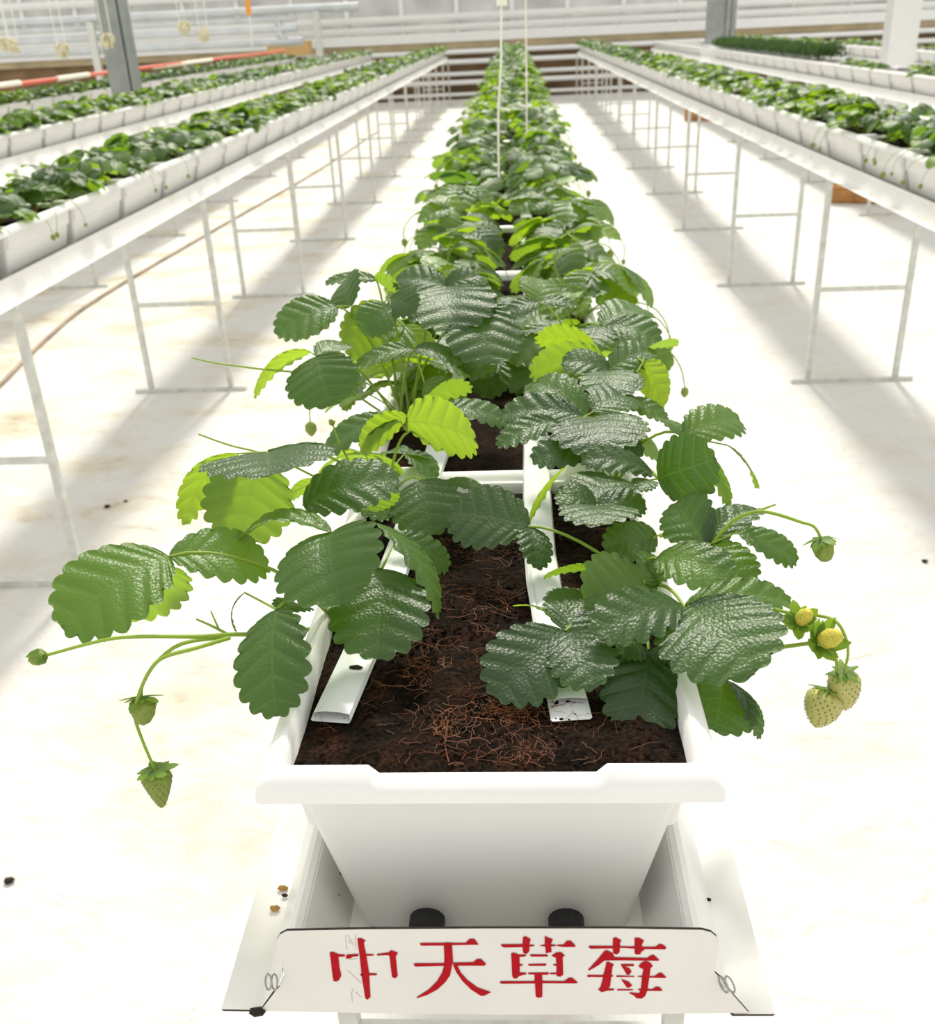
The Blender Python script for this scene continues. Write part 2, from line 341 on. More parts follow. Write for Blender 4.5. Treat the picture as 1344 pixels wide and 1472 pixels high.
# ------------------------------------------------------------------ measured tables (metres)
GLYPHS = {'zhong': [[(-0.1265, 1.0542), (-0.1244, 1.0552), (-0.1219, 1.0539), (-0.1196, 1.0524), (-0.1146, 1.0519), (-0.1148, 1.0498), (-0.1199, 1.0496), (-0.1203, 1.0376), (-0.1198, 1.0283), (-0.1221, 1.0228), (-0.125, 1.0211), (-0.1268, 1.022), (-0.1268, 1.0344), (-0.1264, 1.0459)], [(-0.1133, 1.0519), (-0.1039, 1.0529), (-0.1042, 1.0503), (-0.109, 1.0495), (-0.1099, 1.0482), (-0.114, 1.0472), (-0.1142, 1.0483)], [(-0.1031, 1.0701), (-0.1002, 1.0705), (-0.0968, 1.0675), (-0.0986, 1.0653), (-0.0977, 1.0515), (-0.0973, 1.0316), (-0.0986, 1.0034), (-0.1011, 1.0002), (-0.1029, 1.0014), (-0.1036, 1.0269), (-0.1031, 1.0499), (-0.1032, 1.0612)], [(-0.0976, 1.0528), (-0.0917, 1.0526), (-0.0919, 1.0511), (-0.0977, 1.0507)], [(-0.0893, 1.0529), (-0.0802, 1.0546), (-0.0776, 1.0572), (-0.0726, 1.0543), (-0.0747, 1.0505), (-0.0748, 1.028), (-0.0769, 1.0253), (-0.0794, 1.0268), (-0.0796, 1.0379), (-0.0795, 1.0501), (-0.0804, 1.0517), (-0.0892, 1.0511)], [(-0.1044, 1.0304), (-0.1025, 1.0304), (-0.1027, 1.0281), (-0.1046, 1.0281)], [(-0.0976, 1.031), (-0.092, 1.0309), (-0.0907, 1.0298), (-0.0922, 1.0287), (-0.0978, 1.0285)]], 'tian': [[(-0.0549, 1.0649), (-0.0533, 1.0654), (-0.036, 1.0657), (-0.0329, 1.0663), (-0.0287, 1.0657), (-0.0194, 1.0658), (-0.0161, 1.0701), (-0.0124, 1.0701), (-0.0093, 1.0639), (-0.0299, 1.0632), (-0.03, 1.0452), (-0.031, 1.0407), (-0.0332, 1.0292), (-0.0373, 1.0214), (-0.0442, 1.0127), (-0.0527, 1.0063), (-0.0611, 1.0024), (-0.0615, 1.0034), (-0.0512, 1.0126), (-0.0442, 1.0221), (-0.0394, 1.0322), (-0.0374, 1.0398), (-0.0366, 1.0504), (-0.0364, 1.0627), (-0.0535, 1.0624), (-0.0547, 1.0634)], [(-0.0614, 1.0415), (-0.06, 1.0427), (-0.037, 1.0431), (-0.0371, 1.04), (-0.06, 1.0389)], [(-0.0303, 1.0437), (-0.0145, 1.0442), (-0.0112, 1.048), (-0.008, 1.048), (-0.0043, 1.0424), (-0.0057, 1.0405), (-0.0268, 1.0403), (-0.0245, 1.0323), (-0.0196, 1.0239), (-0.0119, 1.0154), (-0.0014, 1.0102), (-0.0074, 1.0057), (-0.0101, 1.006), (-0.0173, 1.013), (-0.0239, 1.0231), (-0.0282, 1.0331), (-0.0302, 1.0407)]], 'cao': [[(0.0079, 1.0643), (0.0245, 1.0647), (0.0249, 1.072), (0.0267, 1.0733), (0.0308, 1.0702), (0.0297, 1.0643), (0.0335, 1.0638), (0.0335, 1.0625), (0.0299, 1.062), (0.0295, 1.0566), (0.0274, 1.0538), (0.0248, 1.055), (0.0244, 1.0615), (0.0102, 1.0609), (0.0079, 1.0627)], [(0.0377, 1.0633), (0.0415, 1.0643), (0.0416, 1.0736), (0.0478, 1.07), (0.0462, 1.0648), (0.0501, 1.0639), (0.0501, 1.0626), (0.0464, 1.0623), (0.0467, 1.056), (0.0423, 1.0548), (0.0418, 1.0622), (0.0382, 1.0626)], [(0.0508, 1.0641), (0.0557, 1.0644), (0.0586, 1.0686), (0.0614, 1.0686), (0.0653, 1.0631), (0.0645, 1.062), (0.0552, 1.0619), (0.0508, 1.0628)], [(0.0155, 1.0546), (0.0178, 1.0552), (0.0219, 1.053), (0.0266, 1.0533), (0.0274, 1.0523), (0.0256, 1.0508), (0.0219, 1.0505), (0.0219, 1.0426), (0.0244, 1.0421), (0.0241, 1.0408), (0.022, 1.0404), (0.0218, 1.0331), (0.0268, 1.0328), (0.0271, 1.0313), (0.0236, 1.0299), (0.0212, 1.0289), (0.0193, 1.0262), (0.0167, 1.0262), (0.0157, 1.0289), (0.0156, 1.0433)], [(0.0295, 1.0528), (0.0313, 1.0534), (0.0433, 1.0533), (0.0441, 1.0522), (0.0433, 1.0511), (0.0313, 1.051)], [(0.0466, 1.0522), (0.0506, 1.0558), (0.0542, 1.056), (0.057, 1.052), (0.0553, 1.0508), (0.0557, 1.0308), (0.0534, 1.0285), (0.0507, 1.0292), (0.0505, 1.0311), (0.0452, 1.0313), (0.0452, 1.0328), (0.0504, 1.033), (0.0504, 1.0406), (0.0479, 1.0414), (0.0479, 1.0425), (0.0504, 1.0427), (0.0499, 1.05), (0.0479, 1.0508)], [(0.0283, 1.0425), (0.0422, 1.0432), (0.0427, 1.0421), (0.0421, 1.0408), (0.0291, 1.0406)], [(0.0281, 1.0328), (0.0442, 1.0334), (0.0446, 1.0321), (0.0437, 1.0308), (0.0392, 1.0305), (0.0393, 1.0236), (0.0565, 1.0235), (0.06, 1.0274), (0.0628, 1.0274), (0.0671, 1.0221), (0.066, 1.0211), (0.0394, 1.021), (0.0391, 1.005), (0.036, 1.004), (0.0339, 1.0053), (0.0335, 1.0207), (0.007, 1.0201), (0.0054, 1.0218), (0.007, 1.023), (0.033, 1.0233), (0.0334, 1.0298), (0.0326, 1.031), (0.0284, 1.0311)]], 'mei': [[(0.0749, 1.0621), (0.0759, 1.0632), (0.0934, 1.0631), (0.0934, 1.0717), (0.0957, 1.0725), (0.1001, 1.0692), (0.0989, 1.067), (0.0991, 1.0628), (0.1101, 1.0627), (0.1098, 1.0722), (0.1135, 1.0721), (0.1172, 1.069), (0.1156, 1.0653), (0.1159, 1.0624), (0.1259, 1.0625), (0.1286, 1.0656), (0.1311, 1.0652), (0.1343, 1.0618), (0.1334, 1.0598), (0.1178, 1.06), (0.1173, 1.0584), (0.1158, 1.0576), (0.1147, 1.0543), (0.1121, 1.0537), (0.1104, 1.055), (0.1102, 1.0603), (0.099, 1.0612), (0.0988, 1.056), (0.0967, 1.0539), (0.0941, 1.0552), (0.0934, 1.0605), (0.0765, 1.06)], [(0.0749, 1.0367), (0.0818, 1.0477), (0.0871, 1.0574), (0.0888, 1.0587), (0.0935, 1.0556), (0.0952, 1.0508), (0.12, 1.0502), (0.1229, 1.0532), (0.125, 1.0536), (0.1296, 1.0481), (0.1288, 1.0472), (0.0984, 1.0474), (0.0875, 1.0471), (0.0829, 1.0417), (0.0757, 1.0356)], [(0.0889, 1.0453), (0.0907, 1.0457), (0.0949, 1.0425), (0.0938, 1.0403), (0.0933, 1.031), (0.0949, 1.0297), (0.0931, 1.0285), (0.0923, 1.0173), (0.0905, 1.0158), (0.096, 1.015), (0.0955, 1.0135), (0.0898, 1.0128), (0.0861, 1.0109), (0.0831, 1.0141), (0.0849, 1.0172), (0.0868, 1.0284), (0.0774, 1.0286), (0.0753, 1.0281), (0.074, 1.0298), (0.0755, 1.0308), (0.0868, 1.0307), (0.0884, 1.0402)], [(0.1003, 1.0432), (0.1099, 1.0433), (0.1105, 1.0421), (0.11, 1.0409), (0.1032, 1.0407), (0.1069, 1.0385), (0.1087, 1.0351), (0.1069, 1.0311), (0.105, 1.0314), (0.1028, 1.0366), (0.1006, 1.0411)], [(0.0967, 1.0297), (0.0978, 1.0304), (0.1111, 1.0298), (0.1111, 1.0288), (0.0973, 1.0287)], [(0.1005, 1.0263), (0.1063, 1.0238), (0.1096, 1.0194), (0.1076, 1.0166), (0.1055, 1.0167), (0.1032, 1.0213)], [(0.0979, 1.0147), (0.1103, 1.0148), (0.1106, 1.0135), (0.0982, 1.0131)], [(0.1138, 1.0412), (0.116, 1.045), (0.1193, 1.0469), (0.1227, 1.045), (0.1248, 1.0413), (0.1232, 1.039), (0.1227, 1.0299), (0.1264, 1.03), (0.1299, 1.0336), (0.132, 1.0337), (0.1359, 1.0285), (0.1343, 1.0279), (0.1226, 1.0282), (0.1218, 1.0153), (0.125, 1.015), (0.1285, 1.0181), (0.1309, 1.0174), (0.1334, 1.0143), (0.1324, 1.0131), (0.1216, 1.0132), (0.12, 1.0067), (0.1175, 1.004), (0.1138, 1.0043), (0.111, 1.0078), (0.1075, 1.0101), (0.108, 1.0111), (0.1151, 1.0102), (0.1163, 1.0133), (0.1142, 1.0141), (0.1144, 1.0151), (0.1165, 1.0153), (0.1169, 1.0287), (0.1135, 1.0291), (0.1134, 1.0298), (0.117, 1.0303), (0.1176, 1.0378), (0.1152, 1.039)]]}
SCRIBBLE = [[(-0.1121, 1.0726), (-0.1125, 1.0574)], [(-0.111, 1.0726), (-0.1095, 1.0722), (-0.1068, 1.0619)], [(-0.1043, 1.0745), (-0.1053, 1.0582)], [(-0.1099, 1.0686), (-0.1093, 1.0634)], [(-0.1143, 1.0338), (-0.1086, 1.0253), (-0.1049, 1.0191)], [(-0.114, 0.9968), (-0.1135, 1.008), (-0.1117, 1.0124)], [(-0.1101, 1.0088), (-0.1064, 1.0025)], [(-0.112, 1.046), (-0.1055, 1.0476)]]
CROWNS = {'P1': (-0.15, 0.245), 'P2': (-0.14, 0.48), 'P3': (0.145, 0.29), 'P4': (0.14, 0.52), 'P5': (-0.14, 0.77), 'P6': (0.14, 0.78), 'P8': (0.135, 1.06)}
LEAVES = [
('P1', (-0.2897, 0.2, 1.2797), None, [((-0.2897, 0.2, 1.2797), (-0.3645, 0.125, 1.2534), (-0.25, -0.75, 0.7), 0.84, 0.1, 0.1), ((-0.2897, 0.2, 1.2797), (-0.2112, 0.235, 1.2476), (0.1, -0.42, 1), 0.66, 0.12, 0.22), ((-0.3, 0.22, 1.2578), (-0.3634, 0.24, 1.1861), (-0.2, 0.8, 0.35), 0.85, 0.1, 0.1)]),
('P1', (-0.1834, 0.15, 1.2529), None, [((-0.1834, 0.15, 1.2529), (-0.1713, 0.065, 1.2038), (-0.1, -0.85, 0.45), 0.66, 0.1, 0.12), ((-0.1857, 0.165, 1.2407), (-0.1731, 0.2, 1.2246), (0, -0.3, 1), 0.9, 0.12, 0.1), ((-0.2257, 0.2, 1.2405), (-0.2362, 0.19, 1.2046), (-0.95, -0.1, 0.3), 0.5, 0.2, 0.1)]),
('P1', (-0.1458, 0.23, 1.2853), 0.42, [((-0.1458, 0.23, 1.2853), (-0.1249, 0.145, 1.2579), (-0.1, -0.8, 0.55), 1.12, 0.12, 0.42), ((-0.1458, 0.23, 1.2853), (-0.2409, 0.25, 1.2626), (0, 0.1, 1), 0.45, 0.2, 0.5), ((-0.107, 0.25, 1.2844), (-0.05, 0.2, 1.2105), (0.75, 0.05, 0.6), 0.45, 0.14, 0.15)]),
('P1', (-0.1002, 0.22, 1.2518), None, [((-0.1002, 0.22, 1.2518), (-0.0961, 0.13, 1.2134), (0.05, -0.85, 0.45), 0.9, 0.07, 0.1), ((-0.0928, 0.28, 1.2535), (-0.0451, 0.3, 1.2077), (0.2, -0.5, 0.8), 0.5, 0.1, 0.1)]),
('P2', (-0.2334, 0.37, 1.3092), None, [((-0.2334, 0.37, 1.3092), (-0.2072, 0.27, 1.3265), (0, -0.2, 1), 1.25, 0.05, 0.12), ((-0.2382, 0.35, 1.31), (-0.2684, 0.335, 1.2215), (0, 0.85, 0.3), 0.98, 0.08, 0.1), ((-0.2636, 0.36, 1.3126), (-0.3223, 0.34, 1.2423), (-0.75, 0.55, 0.4), 0.6, 0.15, 0.1)]),
('P2', (-0.1933, 0.33, 1.2663), None, [((-0.1933, 0.33, 1.2663), (-0.0972, 0.36, 1.2802), (0, -0.55, 0.85), 0.62, 0.12, 0.15), ((-0.1316, 0.36, 1.2446), (-0.1003, 0.37, 1.2612), (0, 0.8, 0.4), 0.9, 0.1, 0.1)]),
('P2', (-0.1015, 0.5, 1.2758), None, [((-0.103, 0.5, 1.2897), (-0.0204, 0.45, 1.2836), (0.2, 0.85, 0.25), 0.86, 0.1, 0.12), ((-0.101, 0.5, 1.2948), (-0.1519, 0.46, 1.2735), (-0.35, 0.8, 0.4), 0.75, 0.1, 0.1), ((-0.0592, 0.54, 1.2891), (0.0141, 0.56, 1.2626), (0.05, -0.35, 1), 0.58, 0.1, 0.18), ((-0.1115, 0.5, 1.2951), (-0.1989, 0.49, 1.2559), (-0.1, -0.3, 1), 0.5, 0.12, 0.2), ((-0.0939, 0.55, 1.2846), (-0.0297, 0.6, 1.2919), (0, 0.8, 0.5), 0.5, 0.15, 0.1)]),
('P2', (-0.08, 0.42, 1.2509), None, [((-0.08, 0.42, 1.2509), (-0.0654, 0.36, 1.2134), (0, -0.75, 0.6), 1.08, 0.08, 0.15), ((-0.0557, 0.44, 1.2369), (-0.0113, 0.46, 1.217), (0, -0.2, 1), 0.55, 0.1, 0.1)]),
('P2', (-0.1972, 0.42, 1.2536), None, [((-0.1972, 0.42, 1.2536), (-0.2263, 0.4, 1.2382), (-0.3, 0.6, 0.6), 0.9, 0.1, 0.1), ((-0.1667, 0.4, 1.2537), (-0.1132, 0.38, 1.2243), (0.3, -0.3, 0.8), 0.7, 0.1, 0.1)]),
('P3', (0.0369, 0.33, 1.2366), None, [((0.0369, 0.33, 1.2366), (-0.0448, 0.36, 1.2387), (-0.1, -0.55, 0.85), 0.86, 0.06, 0.1), ((0.0385, 0.34, 1.2355), (0.0768, 0.38, 1.2791), (-0.75, 0.45, 0.4), 0.36, 0.06, 0.3), ((0.0369, 0.33, 1.2366), (0.0441, 0.28, 1.215), (0.35, -0.8, 0.4), 0.66, 0.1, 0.15)]),
('P4', (0.1073, 0.345, 1.2508), None, [((0.1073, 0.345, 1.2508), (0.0647, 0.35, 1.2621), (-0.1, -0.35, 1), 0.95, 0.1, 0.1), ((0.1073, 0.345, 1.2508), (0.1235, 0.42, 1.252), (0, -0.35, 1), 0.9, 0.08, 0.1), ((0.1073, 0.345, 1.2508), (0.1576, 0.35, 1.2488), (0.1, -0.35, 1), 0.9, 0.1, 0.1), ((0.1073, 0.345, 1.2508), (0.1041, 0.27, 1.2668), (0, 0.05, 1), 1.0, 0.1, 0.05)]),
('P3', (0.166, 0.32, 1.2288), None, [((0.166, 0.32, 1.2288), (0.1112, 0.3, 1.2247), (-0.1, -0.65, 0.75), 0.78, 0.08, 0.2), ((0.166, 0.32, 1.2288), (0.1968, 0.33, 1.2165), (0.1, 0.7, 0.5), 0.6, 0.1, 0.1)]),
('P4', (0.1736, 0.38, 1.2648), None, [((0.1736, 0.38, 1.2648), (0.2254, 0.345, 1.3008), (0.05, -0.85, 0.5), 1.0, 0.1, 0.06), ((0.1677, 0.38, 1.2697), (0.0928, 0.37, 1.2917), (0, -0.4, 1), 0.5, 0.14, 0.15), ((0.1643, 0.37, 1.2679), (0.1487, 0.34, 1.2703), (0, -0.3, 1), 0.8, 0.1, 0.1)]),
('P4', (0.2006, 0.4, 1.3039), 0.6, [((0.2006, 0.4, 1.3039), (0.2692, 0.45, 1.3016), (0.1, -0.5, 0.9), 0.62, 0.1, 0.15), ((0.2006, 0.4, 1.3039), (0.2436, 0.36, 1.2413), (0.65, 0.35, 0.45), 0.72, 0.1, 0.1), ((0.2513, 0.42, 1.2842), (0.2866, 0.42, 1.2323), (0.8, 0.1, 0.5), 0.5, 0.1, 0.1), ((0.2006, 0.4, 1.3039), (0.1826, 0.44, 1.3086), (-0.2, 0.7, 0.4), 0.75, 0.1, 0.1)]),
('P3', (0.2086, 0.28, 1.2382), None, [((0.2086, 0.28, 1.2382), (0.187, 0.34, 1.2562), (-0.35, -0.65, 0.6), 0.85, 0.1, 0.28), ((0.2086, 0.28, 1.2382), (0.2442, 0.235, 1.2219), (0.4, -0.75, 0.4), 0.8, 0.08, 0.1), ((0.2319, 0.26, 1.2626), (0.2869, 0.25, 1.235), (0.25, -0.45, 0.85), 0.55, 0.1, 0.15), ((0.2086, 0.28, 1.2382), (0.2675, 0.33, 1.2515), (0.15, 0.1, 0.95), 0.5, 0.12, 0.3)]),
('P3', (0.1595, 0.27, 1.2301), None, [((0.1595, 0.27, 1.2301), (0.2224, 0.22, 1.2333), (0.1, -0.55, 0.85), 0.68, 0.12, 0.12), ((0.1595, 0.27, 1.2301), (0.1501, 0.26, 1.1995), (-0.4, -0.6, 0.6), 0.7, 0.1, 0.1)]),
('P3', (0.1741, 0.19, 1.2243), None, [((0.1741, 0.19, 1.2243), (0.0887, 0.14, 1.2297), (-0.1, -0.42, 1), 0.56, 0.12, 0.12), ((0.1747, 0.19, 1.2251), (0.2147, 0.09, 1.2235), (0.12, -0.8, 0.62), 0.98, 0.09, 0.1), ((0.1741, 0.19, 1.2243), (0.2707, 0.2, 1.2217), (0.05, -0.2, 1), 0.4, 0.12, 0.3), ((0.2349, 0.25, 1.1978), (0.2765, 0.25, 1.1893), (0.2, -0.5, 0.7), 0.8, 0.1, 0.1)]),
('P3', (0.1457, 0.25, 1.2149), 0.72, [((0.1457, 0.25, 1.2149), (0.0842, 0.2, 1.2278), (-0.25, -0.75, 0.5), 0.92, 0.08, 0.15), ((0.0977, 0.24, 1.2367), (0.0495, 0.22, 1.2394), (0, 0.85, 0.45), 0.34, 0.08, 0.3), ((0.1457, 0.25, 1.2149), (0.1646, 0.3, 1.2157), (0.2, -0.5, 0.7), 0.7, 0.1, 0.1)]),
('P3', (0.067, 0.17, 1.2132), None, [((0.067, 0.17, 1.2132), (0.0057, 0.1, 1.1943), (-0.3, -0.7, 0.65), 0.78, 0.08, 0.14), ((0.067, 0.17, 1.2132), (0.0896, 0.1, 1.204), (0.1, -0.8, 0.6), 0.8, 0.08, 0.14), ((0.067, 0.17, 1.2132), (0.0861, 0.23, 1.2186), (0, -0.5, 0.85), 0.95, 0.08, 0.1), ((0.0644, 0.18, 1.2126), (0.0209, 0.2, 1.2214), (-0.3, 0.5, 0.8), 0.3, 0.15, 0.3)]),
('P3', (0.1386, 0.155, 1.2031), None, [((0.1386, 0.155, 1.2031), (0.1199, 0.075, 1.1719), (-0.05, -0.85, 0.5), 0.78, 0.05, 0.14), ((0.1398, 0.155, 1.2016), (0.1582, 0.14, 1.2016), (0.2, -0.4, 0.9), 0.8, 0.1, 0.1), ((0.1374, 0.155, 1.2017), (0.1092, 0.14, 1.2109), (-0.2, -0.4, 0.9), 0.8, 0.1, 0.1)]),
('P3', (0.2049, 0.15, 1.1703), None, [((0.2045, 0.155, 1.1719), (0.1895, 0.1, 1.1569), (-0.05, -0.85, 0.45), 1.15, 0.06, 0.1), ((0.2077, 0.15, 1.1732), (0.229, 0.11, 1.141), (0.75, -0.5, 0.35), 0.5, 0.14, 0.1)]),
('P4', (0.1038, 0.52, 1.2818), None, [((0.1038, 0.52, 1.2818), (0.0055, 0.54, 1.2785), (0, -0.4, 1), 0.55, 0.1, 0.25), ((0.1135, 0.52, 1.2815), (0.123, 0.42, 1.2768), (0, -0.45, 0.9), 1.1, 0.1, 0.12), ((0.1077, 0.53, 1.2796), (0.0502, 0.6, 1.2987), (0.3, -0.75, 0.4), 0.6, 0.12, 0.2), ((0.0721, 0.5, 1.2851), (0.0045, 0.47, 1.268), (0, -0.35, 1), 0.55, 0.1, 0.2), ((0.1166, 0.54, 1.2809), (0.1708, 0.6, 1.279), (0.1, -0.3, 1), 0.8, 0.1, 0.1)]),
('P4', (0.1188, 0.46, 1.271), None, [((0.1188, 0.46, 1.271), (0.0427, 0.44, 1.2627), (0, -0.5, 0.85), 0.62, 0.1, 0.1), ((0.1188, 0.46, 1.271), (0.1666, 0.45, 1.2655), (0.3, -0.8, 0.4), 0.7, 0.1, 0.1)]),
('P6', (0.1465, 0.66, 1.2916), None, [((0.1465, 0.66, 1.2916), (0.086, 0.67, 1.3023), (-0.1, -0.45, 0.95), 0.8, 0.1, 0.15), ((0.1465, 0.66, 1.2916), (0.2062, 0.7, 1.3054), (0.1, -0.45, 0.95), 0.7, 0.1, 0.15), ((0.1465, 0.66, 1.2916), (0.1448, 0.58, 1.2833), (0, -0.4, 0.95), 1.0, 0.08, 0.15)]),
('P6', (0.1423, 0.72, 1.2925), None, [((0.1443, 0.72, 1.2895), (0.0445, 0.7, 1.2794), (-0.1, 0.85, 0.3), 0.62, 0.12, 0.1), ((0.1349, 0.76, 1.2971), (0.0538, 0.78, 1.2986), (-0.1, 0.85, 0.4), 0.55, 0.12, 0.1)]),
('P6', (0.1539, 0.84, 1.2986), None, [((0.1539, 0.84, 1.2986), (0.2293, 0.8, 1.2853), (0.15, -0.5, 0.85), 0.75, 0.12, 0.1), ((0.1539, 0.84, 1.2986), (0.1318, 0.78, 1.2811), (-0.2, -0.7, 0.5), 0.8, 0.1, 0.1), ((0.1539, 0.84, 1.2986), (0.2203, 0.92, 1.301), (0.1, -0.3, 1), 0.7, 0.1, 0.1)]),
('P6', (0.1898, 0.66, 1.3024), None, [((0.1898, 0.66, 1.3024), (0.2043, 0.6, 1.2561), (0.35, 0.75, 0.3), 0.8, 0.1, 0.1), ((0.1944, 0.7, 1.3039), (0.2428, 0.72, 1.3059), (0.2, 0.6, 0.6), 0.6, 0.1, 0.1), ((0.1538, 0.6, 1.2731), (0.2121, 0.58, 1.2515), (0.1, -0.3, 1), 0.5, 0.1, 0.1)]),
('P6', (0.0609, 0.86, 1.3321), None, [((0.0609, 0.86, 1.3321), (0.0099, 0.84, 1.3185), (0, -0.4, 1), 0.65, 0.1, 0.1), ((0.0609, 0.86, 1.3321), (0.1166, 0.86, 1.3252), (0, -0.3, 1), 0.5, 0.1, 0.1), ((0.0664, 0.88, 1.3216), (0.0578, 0.95, 1.347), (0, 0.7, 0.6), 0.9, 0.1, 0.1)]),
('P5', (-0.0233, 0.8, 1.3452), None, [((-0.0233, 0.8, 1.3452), (-0.013, 0.7, 1.2908), (0.1, -0.75, 0.55), 0.9, 0.06, 0.12), ((-0.0233, 0.8, 1.3452), (0.023, 0.78, 1.3195), (0.2, -0.5, 0.8), 0.8, 0.1, 0.1)]),
('P5', (-0.0744, 0.86, 1.359), None, [((-0.0744, 0.86, 1.359), (-0.0602, 0.74, 1.3255), (0.03, -0.65, 0.8), 1.05, 0.1, 0.16), ((-0.0744, 0.86, 1.359), (-0.1516, 0.89, 1.3646), (-0.1, -0.45, 0.95), 0.7, 0.1, 0.2), ((-0.0744, 0.86, 1.359), (-0.0248, 0.88, 1.37), (0.1, -0.55, 0.85), 0.75, 0.1, 0.15)]),
('P5', (-0.2223, 0.78, 1.3567), None, [((-0.2223, 0.78, 1.3567), (-0.3016, 0.74, 1.329), (-0.2, -0.6, 0.8), 0.82, 0.1, 0.1), ((-0.225, 0.78, 1.3489), (-0.2892, 0.8, 1.3153), (0, -0.6, 0.6), 0.6, 0.1, 0.1), ((-0.2018, 0.78, 1.3561), (-0.2171, 0.85, 1.3791), (-0.3, -0.7, 0.3), 0.8, 0.1, 0.1)]),
('P5', (-0.2372, 0.68, 1.3161), None, [((-0.2372, 0.68, 1.3161), (-0.2136, 0.62, 1.2674), (0, -0.8, 0.55), 1.2, 0.1, 0.12), ((-0.2479, 0.69, 1.32), (-0.3213, 0.66, 1.2673), (-0.75, 0.35, 0.5), 0.55, 0.15, 0.15), ((-0.2372, 0.68, 1.3161), (-0.2048, 0.74, 1.3133), (0.1, -0.3, 1), 0.6, 0.1, 0.1)]),
('P5', (-0.1502, 0.8, 1.3591), None, [((-0.1604, 0.8, 1.3545), (-0.2053, 0.75, 1.2933), (-0.1, 0.85, 0.3), 0.75, 0.08, 0.1), ((-0.1464, 0.78, 1.3543), (-0.184, 0.74, 1.3293), (0, -0.8, 0.5), 0.9, 0.1, 0.1), ((-0.1502, 0.8, 1.3591), (-0.1077, 0.76, 1.3535), (0.2, -0.75, 0.4), 0.8, 0.1, 0.1)]),
('P5', (-0.1109, 0.72, 1.3097), None, [((-0.1109, 0.72, 1.3097), (-0.1892, 0.7, 1.2939), (-0.05, -0.4, 0.95), 0.45, 0.1, 0.15), ((-0.1109, 0.72, 1.3097), (-0.0486, 0.72, 1.2883), (0.05, -0.35, 1), 0.6, 0.1, 0.2), ((-0.0965, 0.68, 1.2755), (-0.0537, 0.7, 1.2174), (0.1, -0.7, 0.5), 0.8, 0.1, 0.1)]),
('P5', (-0.1849, 0.92, 1.3598), None, [((-0.1849, 0.92, 1.3598), (-0.2621, 0.92, 1.3559), (-0.05, -0.35, 1), 0.45, 0.1, 0.2), ((-0.1849, 0.92, 1.3598), (-0.1329, 0.86, 1.3383), (0.2, 0.7, 0.5), 0.7, 0.1, 0.1)]),
('P8', (0.1839, 1.22, 1.347), None, [((0.1839, 1.22, 1.347), (0.1832, 1.14, 1.2941), (0.05, -0.85, 0.5), 1.1, 0.1, 0.05), ((0.2097, 1.2, 1.321), (0.2613, 1.15, 1.2454), (0.5, 0.7, 0.4), 0.6, 0.1, 0.1)])]
STALKS = [('P1', 0.0022, [(-0.1768, 0.245, 1.1718), (-0.2004, 0.2, 1.1945), (-0.2293, 0.16, 1.2212), (-0.2562, 0.14, 1.2326), (-0.2931, 0.12, 1.2464), (-0.3218, 0.11, 1.25), (-0.3697, 0.1, 1.2421)]), ('P1', 0.002, [(-0.2327, 0.16, 1.2191), (-0.2644, 0.13, 1.2322), (-0.2882, 0.12, 1.2178), (-0.298, 0.11, 1.2033), (-0.3017, 0.11, 1.1901)]), ('P1', 0.002, [(-0.2294, 0.15, 1.2242), (-0.2502, 0.12, 1.2338), (-0.2745, 0.11, 1.2318), (-0.2845, 0.1, 1.2248), (-0.2988, 0.1, 1.1998), (-0.3062, 0.1, 1.1778), (-0.3045, 0.1, 1.1513), (-0.2997, 0.1, 1.1201)]), ('P1', 0.0014, [(-0.2325, 0.16, 1.2205), (-0.2468, 0.16, 1.2303), (-0.26, 0.16, 1.2378)]), ('P1', 0.001, [(-0.2411, 0.16, 1.2266), (-0.2437, 0.16, 1.2376), (-0.2455, 0.16, 1.2463)]), ('P3', 0.0024, [(0.1754, 0.24, 1.1024), (0.1964, 0.17, 1.1688), (0.2296, 0.14, 1.2099), (0.255, 0.13, 1.2227), (0.274, 0.12, 1.2326)]), ('P3', 0.002, [(0.1981, 0.18, 1.1693), (0.2366, 0.15, 1.2216), (0.2614, 0.14, 1.2403)]), ('P3', 0.0017, [(0.2418, 0.2, 1.2207), (0.2582, 0.17, 1.2304), (0.2756, 0.15, 1.2399), (0.2864, 0.13, 1.2469), (0.293, 0.12, 1.2378), (0.2974, 0.12, 1.2206), (0.2964, 0.12, 1.201)]), ('P3', 0.0017, [(0.2787, 0.12, 1.2312), (0.2876, 0.12, 1.2172), (0.2903, 0.12, 1.1997), (0.2855, 0.12, 1.1826)]), ('P3', 0.002, [(0.2053, 0.28, 1.226), (0.2294, 0.28, 1.262), (0.2489, 0.27, 1.2784), (0.2636, 0.26, 1.2816), (0.2856, 0.25, 1.2775), (0.2955, 0.24, 1.2774), (0.3039, 0.24, 1.2643)]), ('P3', 0.0014, [(0.2489, 0.27, 1.2784), (0.2675, 0.27, 1.286)]), ('P5', 0.0016, [(-0.1597, 0.77, 1.1935), (-0.2349, 0.72, 1.2708), (-0.3129, 0.66, 1.3076), (-0.3607, 0.64, 1.323), (-0.3878, 0.63, 1.3343)]), ('P2', 0.0014, [(-0.1544, 0.45, 1.2125), (-0.237, 0.42, 1.2799), (-0.2856, 0.41, 1.3018), (-0.3143, 0.4, 1.3195)]), ('P2', 0.0014, [(-0.1546, 0.46, 1.2256), (-0.1777, 0.48, 1.2701), (-0.1848, 0.48, 1.2962)])]
